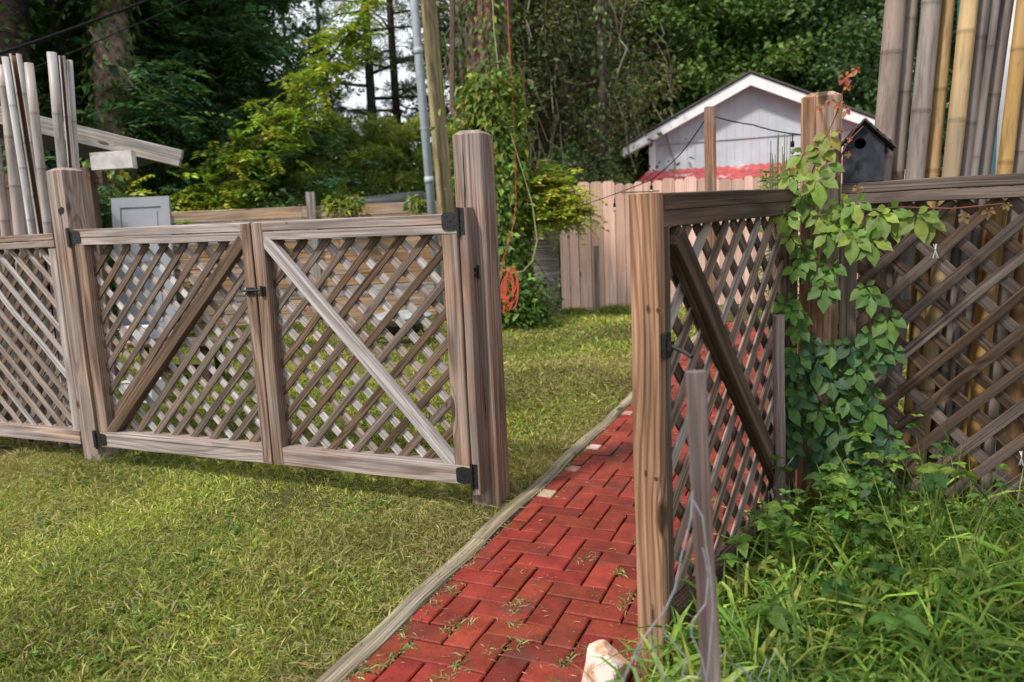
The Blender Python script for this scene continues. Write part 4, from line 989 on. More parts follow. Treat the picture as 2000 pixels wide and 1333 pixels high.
# dark dense broadleaf A
sk, tp, td = skeleton(11.5, .22, 30, .10, .97, 3.6, .45, seed=3)
A_ = plant_tree('broadleaf_tree', gp(385, 17.5), 'large dark broadleaf tree behind the arching vine left of the sky gap', 'tree', sk, [clump_leaves(tp, 62, .34, .24, .16, .095, DGREEN+MGREEN[:1])], M_bark2, M_far, gT)
# lighter broadleaf B (bright green beside the gable)
sk, tp, td = skeleton(11, .2, 30, .12, .97, 3.3, .5, seed=8)
B_ = plant_tree('broadleaf_tree', gp(1345, 26), 'lighter green bushy tree rising directly left of the house gable', 'tree', sk, [clump_leaves(tp, 62, .33, .22, .17, .11, MGREEN+BGREEN[2:], var=.18)], M_bark, M_far, gT)
# vine tangled tree Cv
sk, tp, td = skeleton(11, .2, 26, .10, .97, 2.6, .2, seed=14)
def bare(root):
    mb = MB(); rs = np.random.default_rng(3)
    for k in range(46):
        a = rs.uniform(0, 6.28); R0 = rs.uniform(.3, 2.3); z0 = rs.uniform(3, 9); p = np.array([R0*math.cos(a), R0*math.sin(a), z0]); Q = [p.copy()]
        for j in range(9):
            p = p+np.array([rs.normal(0, .13), rs.normal(0, .13), -rs.uniform(.15, .6)])
            if p[2] < .1: break
            Q.append(p.copy())
        if len(Q) > 2: mb.tube(Q, rs.uniform(.006, .018), 5, cap=False)
    mb.build('hanging_vines', plain('pale_dead_vine', (.24, .20, .165), .9), root)
Cv = plant_tree('vine_covered_tree', gp(1110, 17.5), 'tree veiled in bare hanging vines directly above the left end of the pink fence', 'tree', sk, [clump_leaves(tp, 40, .30, .34, .12, .07, [(.08, .105, .035), (.12, .135, .045), (.16, .155, .055), (.06, .085, .03)])], M_bark, M_far, gT, bare)
# tree with layered feathery sprays D
sk, tp, td = skeleton(9.5, .16, 20, .16, .95, 3.1, .12, seed=21)
cf = np.repeat(tp, 7, 0)+rng.normal(0, .22, (len(tp)*7, 3))*np.array([1, 1, .3]); df = np.repeat(td, 7, 0)+rng.normal(0, .8, (len(tp)*7, 3))*np.array([1, 1, .25])
Dv = plant_tree('feathery_tree', gp(330, 13.8), 'dark tree with layered feathery blue green sprays above the shed rake board', 'tree', sk, [fronds(cf, df, 8, .55, .15, .05, BLUEG+DGREEN)], M_bark2, M_far, gT)
# pines E
def pshape(t): return .55+.5*math.sin(min(1, max(0, (t-.2)/.8))*3.1)
sk, tp, td = skeleton(15, .15, 30, .22, .98, 2.3, .12, seed=31, shape=pshape)
Ev = plant_tree('pine_tree', gp(740, 20), 'tall dark bare trunked pine, left of the pair in the sky gap', 'pine tree', sk, [tufts(tp[rng.random(len(tp)) < .6], 34, .24, .018, PINEG)], M_bark2, M_far, 'pines in and beside the sky gap')
gP = 'pines in and beside the sky gap'
copy_tree(Ev, gp(792, 21.5), 2.1, .98, 'tall dark bare trunked pine, right of the pair in the sky gap', gP)
copy_tree(Ev, gp(592, 30), 4.0, .85, 'pine farther back at the left side of the sky gap', gP)
copy_tree(Ev, gp(905, 25), 1.0, 1.0, 'pine farther back seen between the utility pole and the ivy trunk', gP)
copy_tree(Ev, gp(655, 27), 5.2, .9, 'pine far back inside the sky gap, left of the pair', gP)
copy_tree(Ev, gp(835, 29), .4, .95, 'pine far back just left of the grey conduit', gP)
# young bushy pines
sk, tp, td = skeleton(3.9, .07, 26, .08, .97, 1.5, .35, seed=41)
Fv = plant_tree('young_pine', gp(690, 17), 'yellow green young pine below the sky gap, left of the two tall pine trunks', 'pine tree', sk, [tufts(tp, 40, .22, .026, [(.32, .40, .08), (.40, .44, .09), (.24, .32, .07)])], M_bark2, M_far, 'young pines below the sky gap')
for px, D, rz, s, lb_ in ((640, 19, 1, 1.05, 'young pine left of the yellow green one, below the sky gap'), (765, 18, 2, .92, 'young pine standing between the two tall pine trunks'), (815, 17, 3, .95, 'young pine immediately left of the grey conduit'), (600, 15, 4, .75, 'small young pine behind the grey post of the tan plank fence'), (905, 16, 5, .9, 'young pine right of the utility pole behind the centre post')):
    copy_tree(Fv, gp(px, D), rz, s, lb_, 'young pines below the sky gap')
for src, px, D, rz, s, lb_ in ((A_, 440, 23, 1., .8, 'dark broadleaf tree at the left edge of the sky gap'), (A_, 395, 22, 2., 1., 'dark broadleaf tree farther back behind the feathery tree'), (A_, 230, 19, 3., 1.05, 'dark broadleaf tree behind the ivy wrapped trunk at upper left'),
                               (A_, 80, 17, 4., 1., 'dark broadleaf tree behind the left bamboo poles'), (A_, -120, 16, 5., 1., 'dark broadleaf tree cut by the left edge of the photo'), (A_, 1000, 21.5, .5, .9, 'dark broadleaf tree directly behind the ivy covered cedar trunk'),
                               (A_, 1560, 27, 2.6, 1.1, 'dark broadleaf tree behind the right slope of the house roof'), (A_, 1460, 31, 1.6, 1.1, 'dark broadleaf tree far behind the peak of the house gable'), (A_, 1700, 25, 3.6, 1.1, 'dark broadleaf tree behind the birdhouse and first bamboo'),
                               (A_, 1900, 27, .6, 1.1, 'dark broadleaf tree glimpsed between the tall right bamboo poles'), (B_, 1225, 25, 2.2, .95, 'green bushy tree behind the left eave of the house'), (B_, 1445, 26, 4.2, 1.05, 'green bushy tree directly behind the house peak'),
                               (Cv, 1030, 18, 1.4, .95, 'vine draped tree immediately right of the ivy covered cedar trunk'), (Cv, 1190, 24, 3.1, 1.1, 'vine draped tree above the pink fence, beside the left eave'),
                               (Dv, 160, 12.5, 2.6, 1., 'feathery leaved tree directly behind the ivy wrapped trunk'), (Dv, 455, 14.5, 4.4, .8, 'feathery leaved tree just left of the sky gap, hanging over the arching vine'), (Dv, 10, 13.5, 1.2, 1., 'feathery leaved tree above the leftmost bamboo poles')):
    copy_tree(src, gp(px, D), rz, s, lb_, gT)
# the ivy covered cedar with the cords
def ivy_on(P0, P1_, R0, R1, n, L, W, cols, z_pow=1.):
    t = rng.random(n)**z_pow; th = rng.uniform(0, 6.283, n); P0 = np.array(P0); P1_ = np.array(P1_); c_ = P0+(P1_-P0)*t[:, None]; Rr = (R0+(R1-R0)*t)*np.exp(rng.normal(0, .12, n))
    o_ = np.stack([np.cos(th), np.sin(th), np.zeros(n)], 1); P = c_+o_*Rr[:, None]; D = o_*.35-Z*.8+rng.normal(0, .35, (n, 3)); Nn = o_+Z*.5+rng.normal(0, .3, (n, 3))
    s = np.exp(rng.normal(0, .25, n)); return leafset(P, D, Nn, L*s, W*s, pal(n, cols, None, .25), 'quad', .15)
cb_ = gp(975, 9.9); ctp = at(925, -300, 10.1); cd = ctp-cb_
ce = empty('cedar_tree', tuple(cb_), 'red brown cedar trunk wrapped in bright ivy behind the tall centre post', 'tree')
mb = MB(); nn = 14; P = []
for i in range(nn+1): t = i/nn; P.append(cb_+cd*t*1.25+np.array([.05*math.sin(t*9), .04*math.cos(t*7), 0]))
mb.tube(P, [.22*(1-.3*i/nn)+.05*(i == 0) for i in range(nn+1)], 22)
for k in range(9):
    a = k*.7; mb.tube([P[j]+np.array([math.cos(a+.03*j), math.sin(a+.03*j), 0])*(.21*(1-.3*j/nn)) for j in range(nn+1)], .05, 6, cap=False)
mb.build('trunk', M_bark3, ce, True)
mb = MB(); mb.tube([cb_+np.array([-.3, -.1, 2.4])*1, cb_+cd*.45+(-.42, -.3, 0), cb_+cd*.7+(-.30, -.3, 0), cb_+cd*1.1+(-.3, -.2, 0)], .035, 6)
rs = np.random.default_rng(9)
for k in range(22):
    p = cb_+cd*rs.uniform(.3, 1.)+rs.normal(0, .25, 3); Q = [p]
    for j in range(7): Q.append(Q[-1]+np.array([rs.normal(0, .1), rs.normal(0, .1), -rs.uniform(.1, .35)]))
    mb.tube(Q, rs.uniform(.004, .012), 5, cap=False)
mb.build('climbing_stems', M_vinew, ce)
sets = [ivy_on(cb_, cb_+Z*2.1, .33, .33, 7000, .085, .06, MGREEN[1:]+BGREEN), ivy_on(cb_+Z*1.6, cb_+Z*3.2, .38, .28, 3200, .095, .055, BGREEN+YGREEN+BGREEN), ivy_on(cb_+cd*.5, cb_+cd*1.1, .27, .24, 1300, .085, .05, MGREEN+YGREEN[:1]),
        clump_leaves(np.stack([cb_+np.array([rng.uniform(.05, .30), rng.uniform(-.3, .1), 0])+Z*rng.uniform(.15, 3.2) for _ in range(80)]), 34, .13, .13, .085, .05, BGREEN+MGREEN[2:]+YGREEN[2:], var=.35),
        clump_leaves(np.stack([cb_+np.array([rng.uniform(-.35, -.05), rng.uniform(-.3, .2), 0])+Z*rng.uniform(.7, 3.2) for _ in range(34)]), 30, .14, .13, .085, .05, MGREEN+BGREEN, var=.3)]
leafobj('ivy_leaves', sets, M_leaf, ce)
leafobj('crown', [clump_leaves(cb_+cd*1.05+rng.normal(0, 1, (150, 3))*np.array([1.6, 1.6, .6]), 60, .25, .15, .12, .06, DGREEN)], M_far, ce)
# ivy wrapped trunk at the upper left
ib = gp(222, 11.6); ti = at(205, -200, 11.6)-ib; iv = empty('ivy_wrapped_tree', tuple(ib), 'thick pale barked trunk wrapped in ivy behind the left shed', 'tree')
mb = MB(); mb.tube([ib-Z*.2, ib+ti*.5, ib+ti*1.3], [.34, .27, .22], 20); mb.build('trunk', plain('pinkish_grey_bark', (.22, .16, .135), .9, 0, 12, .45, 1., .2), iv, True)
leafobj('ivy_leaves', [ivy_on(ib, ib+ti, .36, .30, 2300, .10, .07, DGREEN+MGREEN+[(.16, .08, .03)]), ivy_on(ib, ib+Z*2.6, .5, .34, 1600, .10, .07, MGREEN+YGREEN[:2])], M_leaf, iv)
db = gp(18, 11); dt_ = at(12, -200, 11)-db; dk = empty('bare_trunk', tuple(db), 'almost black tree trunk at the very left edge above the bamboo', 'tree'); mb = MB(); mb.tube([db, db+dt_*.5, db+dt_*1.2], [.3, .25, .2], 16); mb.build('trunk', M_bark2, dk, True)
leafobj('sparse_leaves', [ivy_on(db, db+dt_, .34, .3, 500, .1, .07, DGREEN)], M_leaf, dk)
# bare slim trunks between
for px, D, r_, px2, lb_ in ((415, 15, .10, 408, 'slim grey trunk standing in the dark gap above the panel door'), (475, 15.5, .24, 462, 'reddish dark trunk standing behind the arching vine'), (905, 14, .05, 893, 'slender pale trunk just left of the ivy covered cedar'), (1000, 14, .13, 985, 'dark trunk immediately right of the cedar trunk at the top'), (1178, 15, .12, 1172, 'vine wrapped dark trunk left of the house eave')):
    b0 = gp(px, D); t0_ = at(px2, -150, D)-b0; root = empty('bare_trunk', tuple(b0), lb_, 'tree', 'slim trunks standing among the background trees'); mb = MB(); mb.tube([b0, b0+t0_*.5, b0+t0_*1.1], [r_, r_*.8, r_*.6], 12); mb.build('trunk', M_bark if 'grey' in lb_ or 'pale' in lb_ else M_bark2, root, True)
    leafobj('ivy_leaves', [ivy_on(b0, b0+t0_*.8, r_+.1, r_+.07, 420, .09, .06, DGREEN+MGREEN)], M_far, root)
# arching wisteria vine
W_ = [at(345, 455, 11.9), at(395, 405, 11.9), at(450, 350, 11.9), at(520, 268, 11.9), at(580, 195, 11.8), at(640, 125, 11.8), at(690, 60, 11.8), at(740, -10, 11.8)]
wr = empty('arching_vine', tuple(gp(420, 11.8)), 'bright green vine arching up to the right across the dark trees', 'vine')
mb = MB(); P = sag(W_, 5, -.05); mb.tube(P, [.03]*10+[.02]*(len(P)-10), 7); mb.tube([gp(400, 11.8), gp(405, 11.8, 1.5), W_[1]], .05, 8); mb.build('stem', M_vinew, wr)
P = np.array(P); n1 = 640; i_ = (rng.random(n1)**1.6*(len(P)-1)).astype(int); tt_ = i_/(len(P)-1); spread = (.22*(1-tt_)**1.2+.13)[:, None]
cc_ = P[i_]+rng.normal(0, 1, (n1, 3))*spread*np.array([1, 1, .8])-Z*spread*.2; dr_ = rdir(n1, -.1, .4)
n2 = 90; j_ = rng.integers(0, len(P)*6//10, n2); hgt = rng.random(n2)[:, None]; cc2 = P[j_]*(1-hgt*.75)+gp(440, 11.9)[None]*hgt*.75+rng.normal(0, .2, (n2, 3))
leafobj('leaves', [fronds(cc_, dr_, 7, .32, .115, .048, [(.34, .43, .06), (.42, .46, .07), (.24, .35, .055)]), fronds(cc2, rdir(n2, -.2, .4), 7, .30, .10, .04, DGREEN+MGREEN)], M_leaf, wr)
# bushes
gB = 'bushes growing against the back fences'
def bush(name, c, rx, ry, h, n, cols, lb_, L=.085, W=.05, group=gB, per=34, fr=False):
    c = np.array(c); root = empty(name, tuple(c), lb_, 'bush', group); th = rng.uniform(0, 6.283, n); r = np.sqrt(rng.random(n)); zz = rng.random(n)
    cc = np.stack([c[0]+rx*r*np.cos(th)*(1-.35*zz), c[1]+ry*r*np.sin(th)*(1-.35*zz), c[2]+.05+h*zz*np.sqrt(1-.8*r*r)*(1+.15*np.sin(th*3))], 1)
    mb = MB(); rs = np.random.default_rng(n)
    for k in range(9):
        q = cc[rs.integers(0, n)]; mb.tube([c+(0, 0, -.05), c*.4+q*.6+rs.normal(0, .05, 3), q], [.018, .012, .005], 5, cap=False)
    mb.build('stems', M_vinew, root)
    leafobj('leaves', [fronds(np.repeat(cc, 4, 0)+rng.normal(0, .07, (n*4, 3)), rdir(n*4, .2, .5), 7, .24, L, W*.8, cols)] if fr else [clump_leaves(cc, per, .13, .10, L, W, cols, var=.28)], M_leaf, root); return root
bush('bush', gp(255, 11.2), 1.0, .6, 1.9, 150, DGREEN+MGREEN, 'dark ivy like bush left of the leaning panel door')
bush('bush', gp(385, 11.9), .8, .5, 2.0, 130, MGREEN+BGREEN, 'green bush directly right of the leaning panel door')
bush('bush', gp(545, 11.9), .9, .5, 2.05, 150, MGREEN+DGREEN+BGREEN[:1], 'green bush left of the grey post of the tan plank fence')
bush('bush', gp(640, 13), 1.0, .5, 2.2, 130, MGREEN+BGREEN, 'green bush behind the grey post of the tan plank fence')
bush('bush', gp(760, 14), 1.3, .5, 2.2, 170, MGREEN+PINEG+YGREEN[:1], 'low yellow green thicket behind the black covered pipe')
bush('bush', gp(1100, 12.6), 1.0, .5, 2.2, 170, DGREEN+MGREEN, 'dark thicket behind the left end of the pink fence')
bush('bush', gp(1200, 13.5), .42, .4, 2.2, 120, MGREEN+DGREEN+[(.16, .13, .03)], 'ivy thicket against the left house corner')
bush('wisteria_bush', gp(1078, 10.0, 1.30), .50, .3, .66, 150, [(.34, .40, .06), (.40, .40, .07), (.24, .34, .05)], 'bright yellow green wisteria spilling over the left end of the pink fence', fr=True)
bush('bush', gp(1012, 9.6), .42, .3, .55, 60, BGREEN+MGREEN, 'low bright green plant at the foot of the ivy covered cedar')
for (px, py, D, lb_) in ((652, 400, 10.9, 'small leafy vine tuft over the tan plank fence, left of two'), (690, 398, 10.9, 'small leafy vine tuft over the tan plank fence, middle one'), (815, 400, 10.8, 'small leafy vine tuft over the tan plank fence beside the conduit')):
    root = empty('vine_tuft', tuple(at(px, py, D)), lb_, 'vine', 'vine tufts on the tan plank fence'); q = np.array([at(px+rng.normal(0, 10), py+rng.normal(0, 7), D) for _ in range(14)]); leafobj('leaves', [clump_leaves(q, 10, .05, .05, .09, .05, BGREEN+YGREEN, droop=.4)], M_leaf, root)
    mb = MB(); mb.tube([at(px-10, py+14, D+.05), at(px, py, D+.02), at(px+12, py-4, D+.05)], .006, 5); mb.build('stem', M_vinew, root)
# distant woods mass, thinner in the sky gap
n = 3400; pxs = rng.uniform(-900, 3000, n); Ds = rng.uniform(30, 44, n); hs_ = np.where((pxs > 540) & (pxs < 930), 3.6, 17.); zz = rng.random(n)*hs_+rng.uniform(-.5, .5, n)
cc = np.array([gp(a, d, z) for a, d, z in zip(pxs, Ds, zz)])
leafobj_far = leafobj('distant_woods', [clump_leaves(cc, 30, .8, .55, .5, .32, DGREEN+MGREEN[:1])], M_far); tag(leafobj_far, kind='stuff')

# unseen tree added behind the viewer; its crown shades the weeds and right fence
sk, tp, td = skeleton(10.5, .2, 24, .46, .97, 2.2, .35, seed=51)
plant_tree('broadleaf_tree', (-.25, -3.3, 0), 'unseen broadleaf tree added behind the viewer to shade the right fence and weeds', 'tree', sk, [clump_leaves(tp, 34, .3, .22, .17, .11, MGREEN)], M_bark, M_far, 'unseen trees added for shade')
# ------------------------------------------------------------------ lawn
GR = [(.24, .29, .045), (.29, .34, .055), (.34, .34, .09), (.13, .19, .04), (.34, .29, .13)]
def fbm(x, y, s, seed=0):
    v = 0; a = 1.
    for k in range(4):
        ph1, ph2, ang = seed*1.7+k*2.1, seed*.9+k*3.3, k*.9+seed; c_, s_ = math.cos(ang), math.sin(ang)
        v = v+a*np.sin((x*c_+y*s_)*s*(1.9**k)+ph1+1.3*np.sin((y*c_-x*s_)*s*(1.7**k)*.8+ph2)); a *= .6
    return v/2.2
def visible(x, y, m=.12):
    # inside the widened view wedge
    d = np.stack([x, y, np.full_like(x, -CAMH)], 1); f_ = np.array(fw); r_ = np.array(rt); z = d@f_; u = (d@r_)/np.maximum(z, .05)*FPX
    return (z > .4) & (np.abs(u) < 1000*(1+m)+260)
def grass(n, x0, x1, y0, y1, L, W, cols, shape='blade', lay=.6, keep=None, dr=.5, clump=None):
    x = rng.uniform(x0, x1, n); y = rng.uniform(y0, y1, n)
    k = visible(x, y)
    if keep is not None: k &= keep(x, y)
    x, y = x[k], y[k]; n = len(x); dens = fbm(x, y, 2.2, 3)
    kk = rng.random(n) < .88+.2*dens; x, y, dens = x[kk], y[kk], dens[kk]; n = len(x)
    D = rdir(n, lay, .35); c = pal(n, cols, None, .22)
    dry = np.clip(fbm(x, y, 1.1, 7)*1.1+.02+.5*np.exp(-((x-XL+.1)/.16)**2), 0, .75)[:, None]; dk = np.clip(fbm(x, y, 1.7, 11), -1, 1)[:, None]
    c = c*(1-dry)+np.array([.27, .225, .10])*np.exp(rng.normal(0, .15, (n, 1)))*dry; c = c*(1+.42*dk)*np.exp(.28*np.sin(x*31+7*np.sin(y*17))*np.sin(y*29+5*np.sin(x*19)))[:, None]
    lush = np.clip(fbm(x, y, 2.9, 17)-.35, 0, 1)[:, None]; c = c*(1-lush*.5)+np.array([.10, .17, .04])*lush*.5
    s = np.exp(rng.normal(0, .28, n))*(1+.45*np.clip(fbm(x, y, 3.1, 5), -.7, 1))
    P = np.stack([x, y, np.full(n, -.024)], 1); return leafset(P, D, rdir(n, .6), L*s, W*s, c, shape, dr*rng.uniform(.3, 1.4, n))
lawnL = lambda x, y: (x < XL-.052+.022*np.sin(y*9)+.02*np.sin(y*23)) & (y < 11.2)
sets = [grass(300000, -4.8, XL, 1.1, 3.5, .046, .0037, GR, 'blade', .75, lawnL, .45), grass(150000, -4.8, XL, 1.1, 3.5, .034, .0034, GR, 'blade', .5, lawnL, .3),
        grass(190000, -6.5, XL, 3.2, 5.2, .050, .0066, GR, 'quad', .7, lawnL, .35), grass(230000, -9, XL, 4.6, 7.8, .054, .0088, GR, 'quad', .7, lawnL, .35), grass(190000, -12.5, XL, 6.2, 11.2, .060, .0115, GR, 'quad', .8, lawnL, .35)]
# broad weeds tucked in the lawn
n = 5000; x = rng.uniform(-4.4, XL-.1, n); y = rng.uniform(1.2, 3.6, n); k = visible(x, y) & (fbm(x, y, 4.5, 31) > .45) & (rng.random(n) < .4); x, y = x[k], y[k]; n = len(x)
P = np.repeat(np.stack([x, y, np.full(n, .0)], 1), 3, 0); D = rdir(n*3, .15, .2)
sets.append(leafset(P, D, rdir(n*3, 1.6), .022, .017, pal(n*3, [(.09, .19, .04), (.15, .24, .05), (.10, .17, .03)], None, .2), 'leaf', .2))
# dead straw lying about
n = 9000; x = rng.uniform(-4.4, XL-.02, n); y = rng.uniform(1.1, 6, n); k = visible(x, y) & (fbm(x, y, 1.1, 7) > -.1); x, y = x[k], y[k]; n = len(x)
sets.append(leafset(np.stack([x, y, rng.uniform(.0, .02, n)], 1), rdir(n, .05, .12), rdir(n, 1), rng.uniform(.03, .09, n), .003, pal(n, [(.42, .34, .18), (.32, .25, .13)], None, .2), 'quad', .1))
tag(leafobj('lawn_grass', sets, M_grass), kind='stuff')
# right of the path, beyond the gate line
rightL = lambda x, y: (x > XR) & (y > 3.3)
sets = [grass(26000, XR, 3., 3.4, 10.8, .10, .010, GR, 'quad', .9, rightL, .4)]
tag(leafobj('rough_grass', sets, M_grass), kind='stuff')
# grass in the joints, clippings on the bricks, fringe beside the timber
sets = []
n = 26
cx = rng.uniform(XL+.03, XR-.1, n); cy = rng.uniform(1.55, 4.2, n)
fix = [(-1.02, 1.72), (-1.0, 1.83), (-.93, 2.08), (-.96, 2.2), (-1.12, 2.03), (-1.07, 2.05), (-.70, 1.95), (-.66, 2.02), (-.62, 1.92), (-.86, 1.98), (-.62, 2.35), (-.70, 2.55), (-.85, 2.62), (-1.2, 1.85), (-1.22, 1.78), (-1.25, 1.95), (-1.24, 2.1), (-1.23, 2.25), (-1.26, 1.72), (-.97, 1.66), (-.94, 1.92), (-.99, 1.78)]
cx[:len(fix)] = [f_[0] for f_ in fix]; cy[:len(fix)] = [f_[1] for f_ in fix]
m_ = 60; idx = np.repeat(np.arange(n), m_); big = np.where(np.arange(n) < len(fix), 1., .5)[idx]; P = np.stack([cx[idx]+rng.normal(0, .012, n*m_)*big, cy[idx]+rng.normal(0, .028, n*m_)*big, np.full(n*m_, -.002)], 1)
sets.append(leafset(P, rdir(n*m_, .35, .3), rdir(n*m_, .8), rng.uniform(.02, .06, n*m_)*big, .0042, pal(n*m_, [(.16, .24, .07), (.30, .30, .13), (.12, .19, .05), (.36, .31, .17)], None, .2), 'blade', .5))
n = 2600; y = rng.uniform(1.2, 9.5, n); x = XL-.005+rng.exponential(.012, n); P = np.stack([x, y, np.full(n, .0)], 1); k = rng.random(n) < .35+.6*(fbm(x, y, 6, 2) > .1); P = P[k]; n = len(P)
sets.append(leafset(P, rdir(n, .35, .3), rdir(n, .8), rng.uniform(.012, .04, n), .004, pal(n, [(.16, .2, .06), (.34, .29, .15), (.25, .2, .1)], None, .2), 'blade', .5))
n = 2200; x = rng.uniform(XL, XR, n); y = 1.3+rng.random(n)**1.5*6; P = np.stack([x, y, np.full(n, .0045)], 1)
sets.append(leafset(P, rdir(n, .0, .02), rdir(n, 3), rng.uniform(.008, .03, n), .0028, pal(n, [(.40, .33, .2), (.28, .26, .12), (.1, .06, .04)], None, .3), 'quad', .02))
tag(leafobj('path_weeds', sets, M_grass), kind='stuff')
# grass tufts at the pink fence
for px, D, lb_ in ((1208, 10.7, 'grass tuft at the foot of the pink fence, right one'), (1112, 10.9, 'smaller grass tuft at the foot of the pink fence, left one')):
    root = empty('grass_tuft', tuple(gp(px, D)), lb_, 'grass tuft', 'grass tufts at the pink fence'); n = 700; s = 1. if px > 1150 else .6
    P = gp(px, D)[None]+rng.normal(0, 1, (n, 3))*np.array([.16*s, .1, 0]); leafobj('blades', [leafset(P, rdir(n, 1.6, .5), rdir(n, .3), rng.uniform(.08, .3, n)*s, .011, pal(n, BGREEN+GR, None, .2), 'blade', .5)], M_grass, root)

# ------------------------------------------------------------------ weeds bed on the right
WG = [(.13, .24, .04), (.19, .32, .055), (.27, .37, .07), (.08, .17, .035), (.30, .35, .08)]
def bedmask(x, y):
    # right of the open leaf line and path edge, in front of the fence
    return (x > -.375+(y-1.93)*.277) & (y < 3.02) & (y > .85)
def hgt_(x, y): return .62+.38*np.clip((y-1.1)/1.6, 0, 1)*np.clip(.45+(x+.3)*.9, .3, 1.)
def arc_blades(n, L0, L1, W, cols, upb=1.3, dr=(.3, 1.2), shape='blade3', box=(-.5, 2.8, .85, 3.02), zmax=.0):
    x = rng.uniform(box[0], box[1], n); y = rng.uniform(box[2], box[3], n); k = bedmask(x, y) & visible(x, y); x, y = x[k], y[k]; n = len(x)
    h_ = hgt_(x, y); P = np.stack([x, y, -.02+rng.random(n)*zmax*h_], 1); D = rdir(n, upb, .5); L = rng.uniform(L0, L1, n)*h_
    col = pal(n, cols, None, .25)*(1+.25*fbm(x, y, 5, 4)[:, None]); return leafset(P, D, rdir(n, .2), L, W*np.exp(rng.normal(0, .3, n)), col, shape, rng.uniform(*dr, n))
# long grass: two-part stems with drooping leaves
sets = [arc_blades(24000, .14, .36, .0065, WG, 1.1, (.3, 1.3), zmax=.25), arc_blades(17000, .24, .50, .0105, [(.22, .36, .06), (.30, .42, .075), (.15, .27, .045), (.34, .42, .09)], 1.3, (.3, 1.2), zmax=.22), arc_blades(20000, .05, .18, .006, WG[:2]+[(.2, .17, .08)], .3, (.1, .6), 'blade')]
for bx_ in ((.25, 2.4, 2.2, 2.95),): sets.append(arc_blades(900, .35, .75, .006, WG+[(.22, .23, .08)], 3.2, (.02, .3), box=bx_))
sets.append(arc_blades(140, .2, .5, .003, [(.33, .28, .14), (.25, .24, .1)], 1.6, (.1, .5), 'blade'))
tag(leafobj('weed_grass', sets, M_grass), kind='stuff')
# broadleaf ground weeds
def rosettes(P, nl, L, W, cols, upb=.5, tilt=.45, shape='leaf'):
    M = len(P); idx = np.repeat(np.arange(M), nl); th = np.tile(np.arange(nl)*6.283/nl, M)+np.repeat(rng.uniform(0, 6.28, M), nl)
    D = np.stack([np.cos(th), np.sin(th), np.full(M*nl, tilt)], 1)+rng.normal(0, .18, (M*nl, 3)); s = np.exp(rng.normal(0, .22, M))[idx]
    c = pal(M, cols, None, .25)[idx]*np.exp(rng.normal(0, .1, (M*nl, 1))); return leafset(P[idx], D, rdir(M*nl, 2.2), L*s, W*s, c, shape, .45)
n = 1250; x = rng.uniform(-.35, 1.4, n); y = rng.uniform(1.3, 3.0, n); k = bedmask(x, y) & (rng.random(n) < np.clip(1.15-abs(x-.10-.1*(y-2.4))*2.6, .02, 1)*np.clip((y-1.75)*1.3, .04, 1)); x, y = x[k], y[k]
zz = rng.random(len(x))*(.10+.42*np.clip((y-1.7)/1.2, 0, 1)); P = np.stack([x, y, zz+.03], 1)
wb = empty('broadleaf_weeds', (.1, 2.6, 0), 'dense broadleaf weeds growing between the creeper post and the long grass', 'weeds')
leafobj('leaves', [rosettes(P, 5, .048, .028, [(.10, .20, .035), (.15, .27, .045), (.06, .14, .035), (.20, .30, .055)]), rosettes(P+Z*.035+rng.normal(0, .01, P.shape), 4, .03, .018, [(.13, .22, .05), (.18, .26, .05)], tilt=.8)], M_leaf, wb)
mb = MB()
for p_ in P[::3]: mb.tube([(p_[0]+random.uniform(-.04, .04), p_[1]+.02, -.02), p_], [.0025, .0018], 4, cap=False, col=(.1, .16, .04))
mb.build('stems', M_bamboo, wb)

# ------------------------------------------------------------------ Virginia creeper on the right post and lattice
cv = empty('creeper', (P2x-.1, PY-.1, 0), 'five leaved green creeper climbing the brown post and its lattice', 'creeper')
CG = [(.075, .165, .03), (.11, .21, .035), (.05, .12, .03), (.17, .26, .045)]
def creeper(pts, depth, size, cols, out):
    for (px, py, s, ang) in pts:
        d = np.array(fw+rt*((px-1000)/FPX)-up*((py-666.5)/FPX)); c = np.array([0, 0, CAMH])+d*(depth/d[1])
        for k in range(5):
            a = -math.pi/2+ang+(k-2)*1.12+random.uniform(-.12, .12); l = size*s*(1., .88, .62)[abs(k-2)]*random.uniform(.9, 1.1)
            D = np.array([math.cos(a), -.35+random.uniform(-.4, .25), math.sin(a)-.10]); out.append((c+(math.cos(a)*l*.12, -.012, math.sin(a)*l*.12), D, np.array([random.uniform(-.25, .25), -1, .75]), l, l*random.uniform(.6, .74), cols))
L_ = []
rnd = random.Random(11)
def R(a, b): return rnd.uniform(a, b)
# a column of leaves left of / over the post
y = 380
while y < 840:
    for q in range(2):
        x = R(1528, 1620)+ (R(0, 30) if y > 600 else 0); L_.append((x, y+R(-16, 16), R(.75, 1.15), R(-.4, .4)))
    y += 30
for (x, y_) in ((1606, 290), (1612, 322), (1597, 350), (1570, 300), (1618, 265), (1545, 345), (1640, 395), (1650, 410), (1672, 395), (1690, 440), (1660, 450), (1738, 410), (1745, 425), (1790, 420), (1810, 428), (1700, 470), (1720, 420), (1640, 430), (1668, 462), (1700, 575), (1690, 560), (1735, 620), (1700, 650), (1665, 670), (1690, 690), (1720, 690), (1600, 420), (1625, 440), (1655, 700), (1640, 740), (1685, 745), (1710, 660), (1740, 680), (1672, 775), (1640, 780), (1600, 800), (1655, 820), (1610, 860), (1700, 800), (1740, 850), (1680, 860)):
    L_.append((x, y_, R(.9, 1.25), R(-.4, .4)))
for q in range(44): L_.append((R(1520, 1725)+R(-10, 10), R(690, 930), R(.7, 1.25), R(-.9, .9)))
raw = []
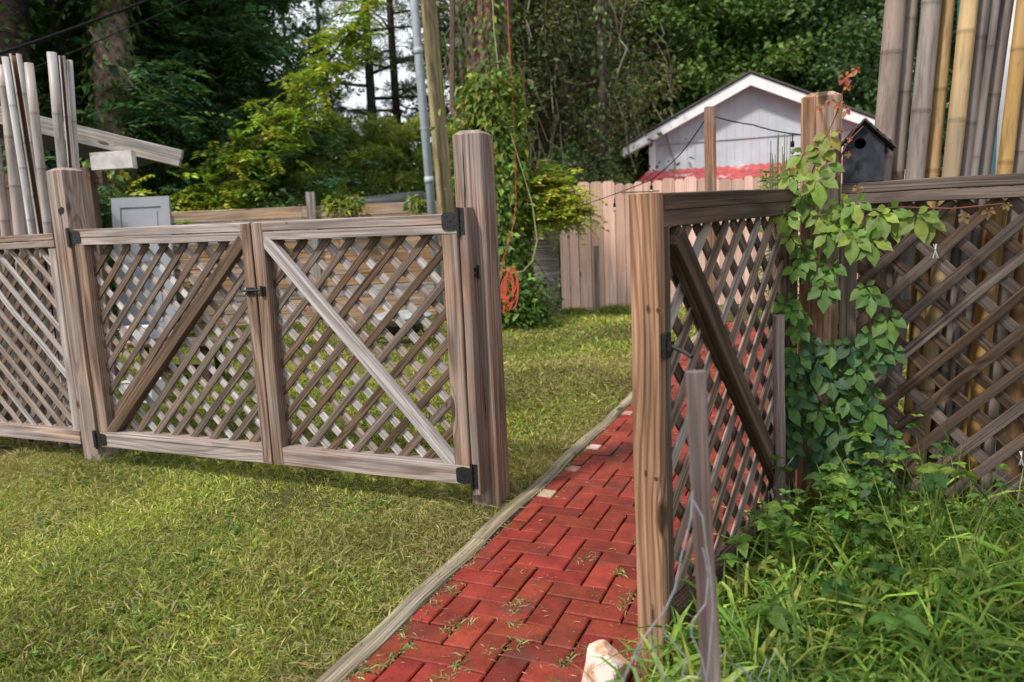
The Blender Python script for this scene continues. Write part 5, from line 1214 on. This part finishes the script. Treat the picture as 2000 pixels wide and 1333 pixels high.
for (x, y, s, a) in L_:
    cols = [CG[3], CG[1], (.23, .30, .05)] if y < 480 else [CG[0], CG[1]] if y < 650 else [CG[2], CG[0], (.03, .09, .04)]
    if 1570 < x and y < 300: cols = [(.30, .26, .05), (.24, .28, .05)]
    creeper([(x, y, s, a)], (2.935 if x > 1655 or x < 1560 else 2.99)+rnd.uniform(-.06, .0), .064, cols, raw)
# autumn coloured tips
for (x, y, s) in ((1650, 150, .9), (1672, 135, .6), (1655, 168, .5), (1622, 195, .6), (1640, 205, .7), (1600, 210, .5), (1650, 215, .7), (1632, 345, .6), (1640, 255, .45), (1675, 365, .6), (1930, 410, .7), (1880, 420, .7), (1965, 400, .45), (1655, 300, .4), (1660, 270, .4)):
    creeper([(x, y, s, R(-.5, .5))], 3.0, .038, [(.30, .045, .035), (.36, .11, .04), (.25, .14, .05)] if x < 1700 and y < 320 else [(.22, .18, .06), (.26, .12, .05)], raw)
P = np.array([r[0] for r in raw]); D = np.array([r[1] for r in raw]); Nn = np.array([r[2] for r in raw]); Ls = np.array([r[3] for r in raw]); Ws = np.array([r[4] for r in raw])
col = np.array([np.array(random.choice(r[5]))*math.exp(random.gauss(0, .15)) for r in raw])
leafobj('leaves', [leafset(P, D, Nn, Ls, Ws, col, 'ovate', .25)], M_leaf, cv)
def onY(px, py, Y):
    d = np.array(fw+rt*((px-1000)/FPX)-up*((py-666.5)/FPX)); return np.array([0, 0, CAMH])+d*(Y/d[1])
mb = MB()
for path in ([(1560, 900), (1555, 700), (1565, 520), (1570, 380), (1600, 300), (1635, 220), (1650, 165), (1668, 138)], [(1600, 880), (1590, 700), (1600, 500), (1620, 420), (1650, 400), (1700, 410), (1760, 405), (1860, 408), (1960, 398)], [(1640, 900), (1690, 780), (1700, 640), (1690, 560)], [(1535, 860), (1530, 640), (1545, 440), (1560, 320), (1575, 290)], [(1632, 350), (1645, 300), (1662, 265), (1672, 250)], [(1560, 380), (1552, 560), (1548, 700)], [(1582, 380), (1580, 600), (1576, 780)]):
    mb.tube([onY(x, y, 2.99+random.uniform(-.01, .01)) for x, y in path], .0026, 6, col=(.25, .06, .05))
mb.build('stems', plain('reddish_creeper_stem', (.20, .055, .04), .7), cv)
# horsetail stalks behind the open leaf
hr_ = empty('horsetail', tuple(gp(1530, 3.9)), 'thin upright horsetail stalks rising behind the open gate leaf beside the creeper post', 'plant')
mb = MB()
for k in range(26):
    px = random.uniform(1500, 1562); D = random.uniform(3.6, 4.3); b0 = gp(px, D, 0); t_ = at(px+random.uniform(-9, 9), random.uniform(255, 350), D)
    mb.tube([b0, (b0+t_)/2, t_], [.004, .0035, .002], 5, col=(.10, .15, .05))
mb.build('stalks', M_bamboo, hr_)
n = 700; px = rng.uniform(1490, 1565, n); cc = np.array([at(a, rng.uniform(330, 640), rng.uniform(3.6, 4.4)) for a in px]); leafobj('leaves', [leafset(cc, rdir(n, .8, .6), rdir(n, .3), .09, .008, pal(n, WG+YGREEN, None, .2), 'quad', .4)], M_leaf, hr_)
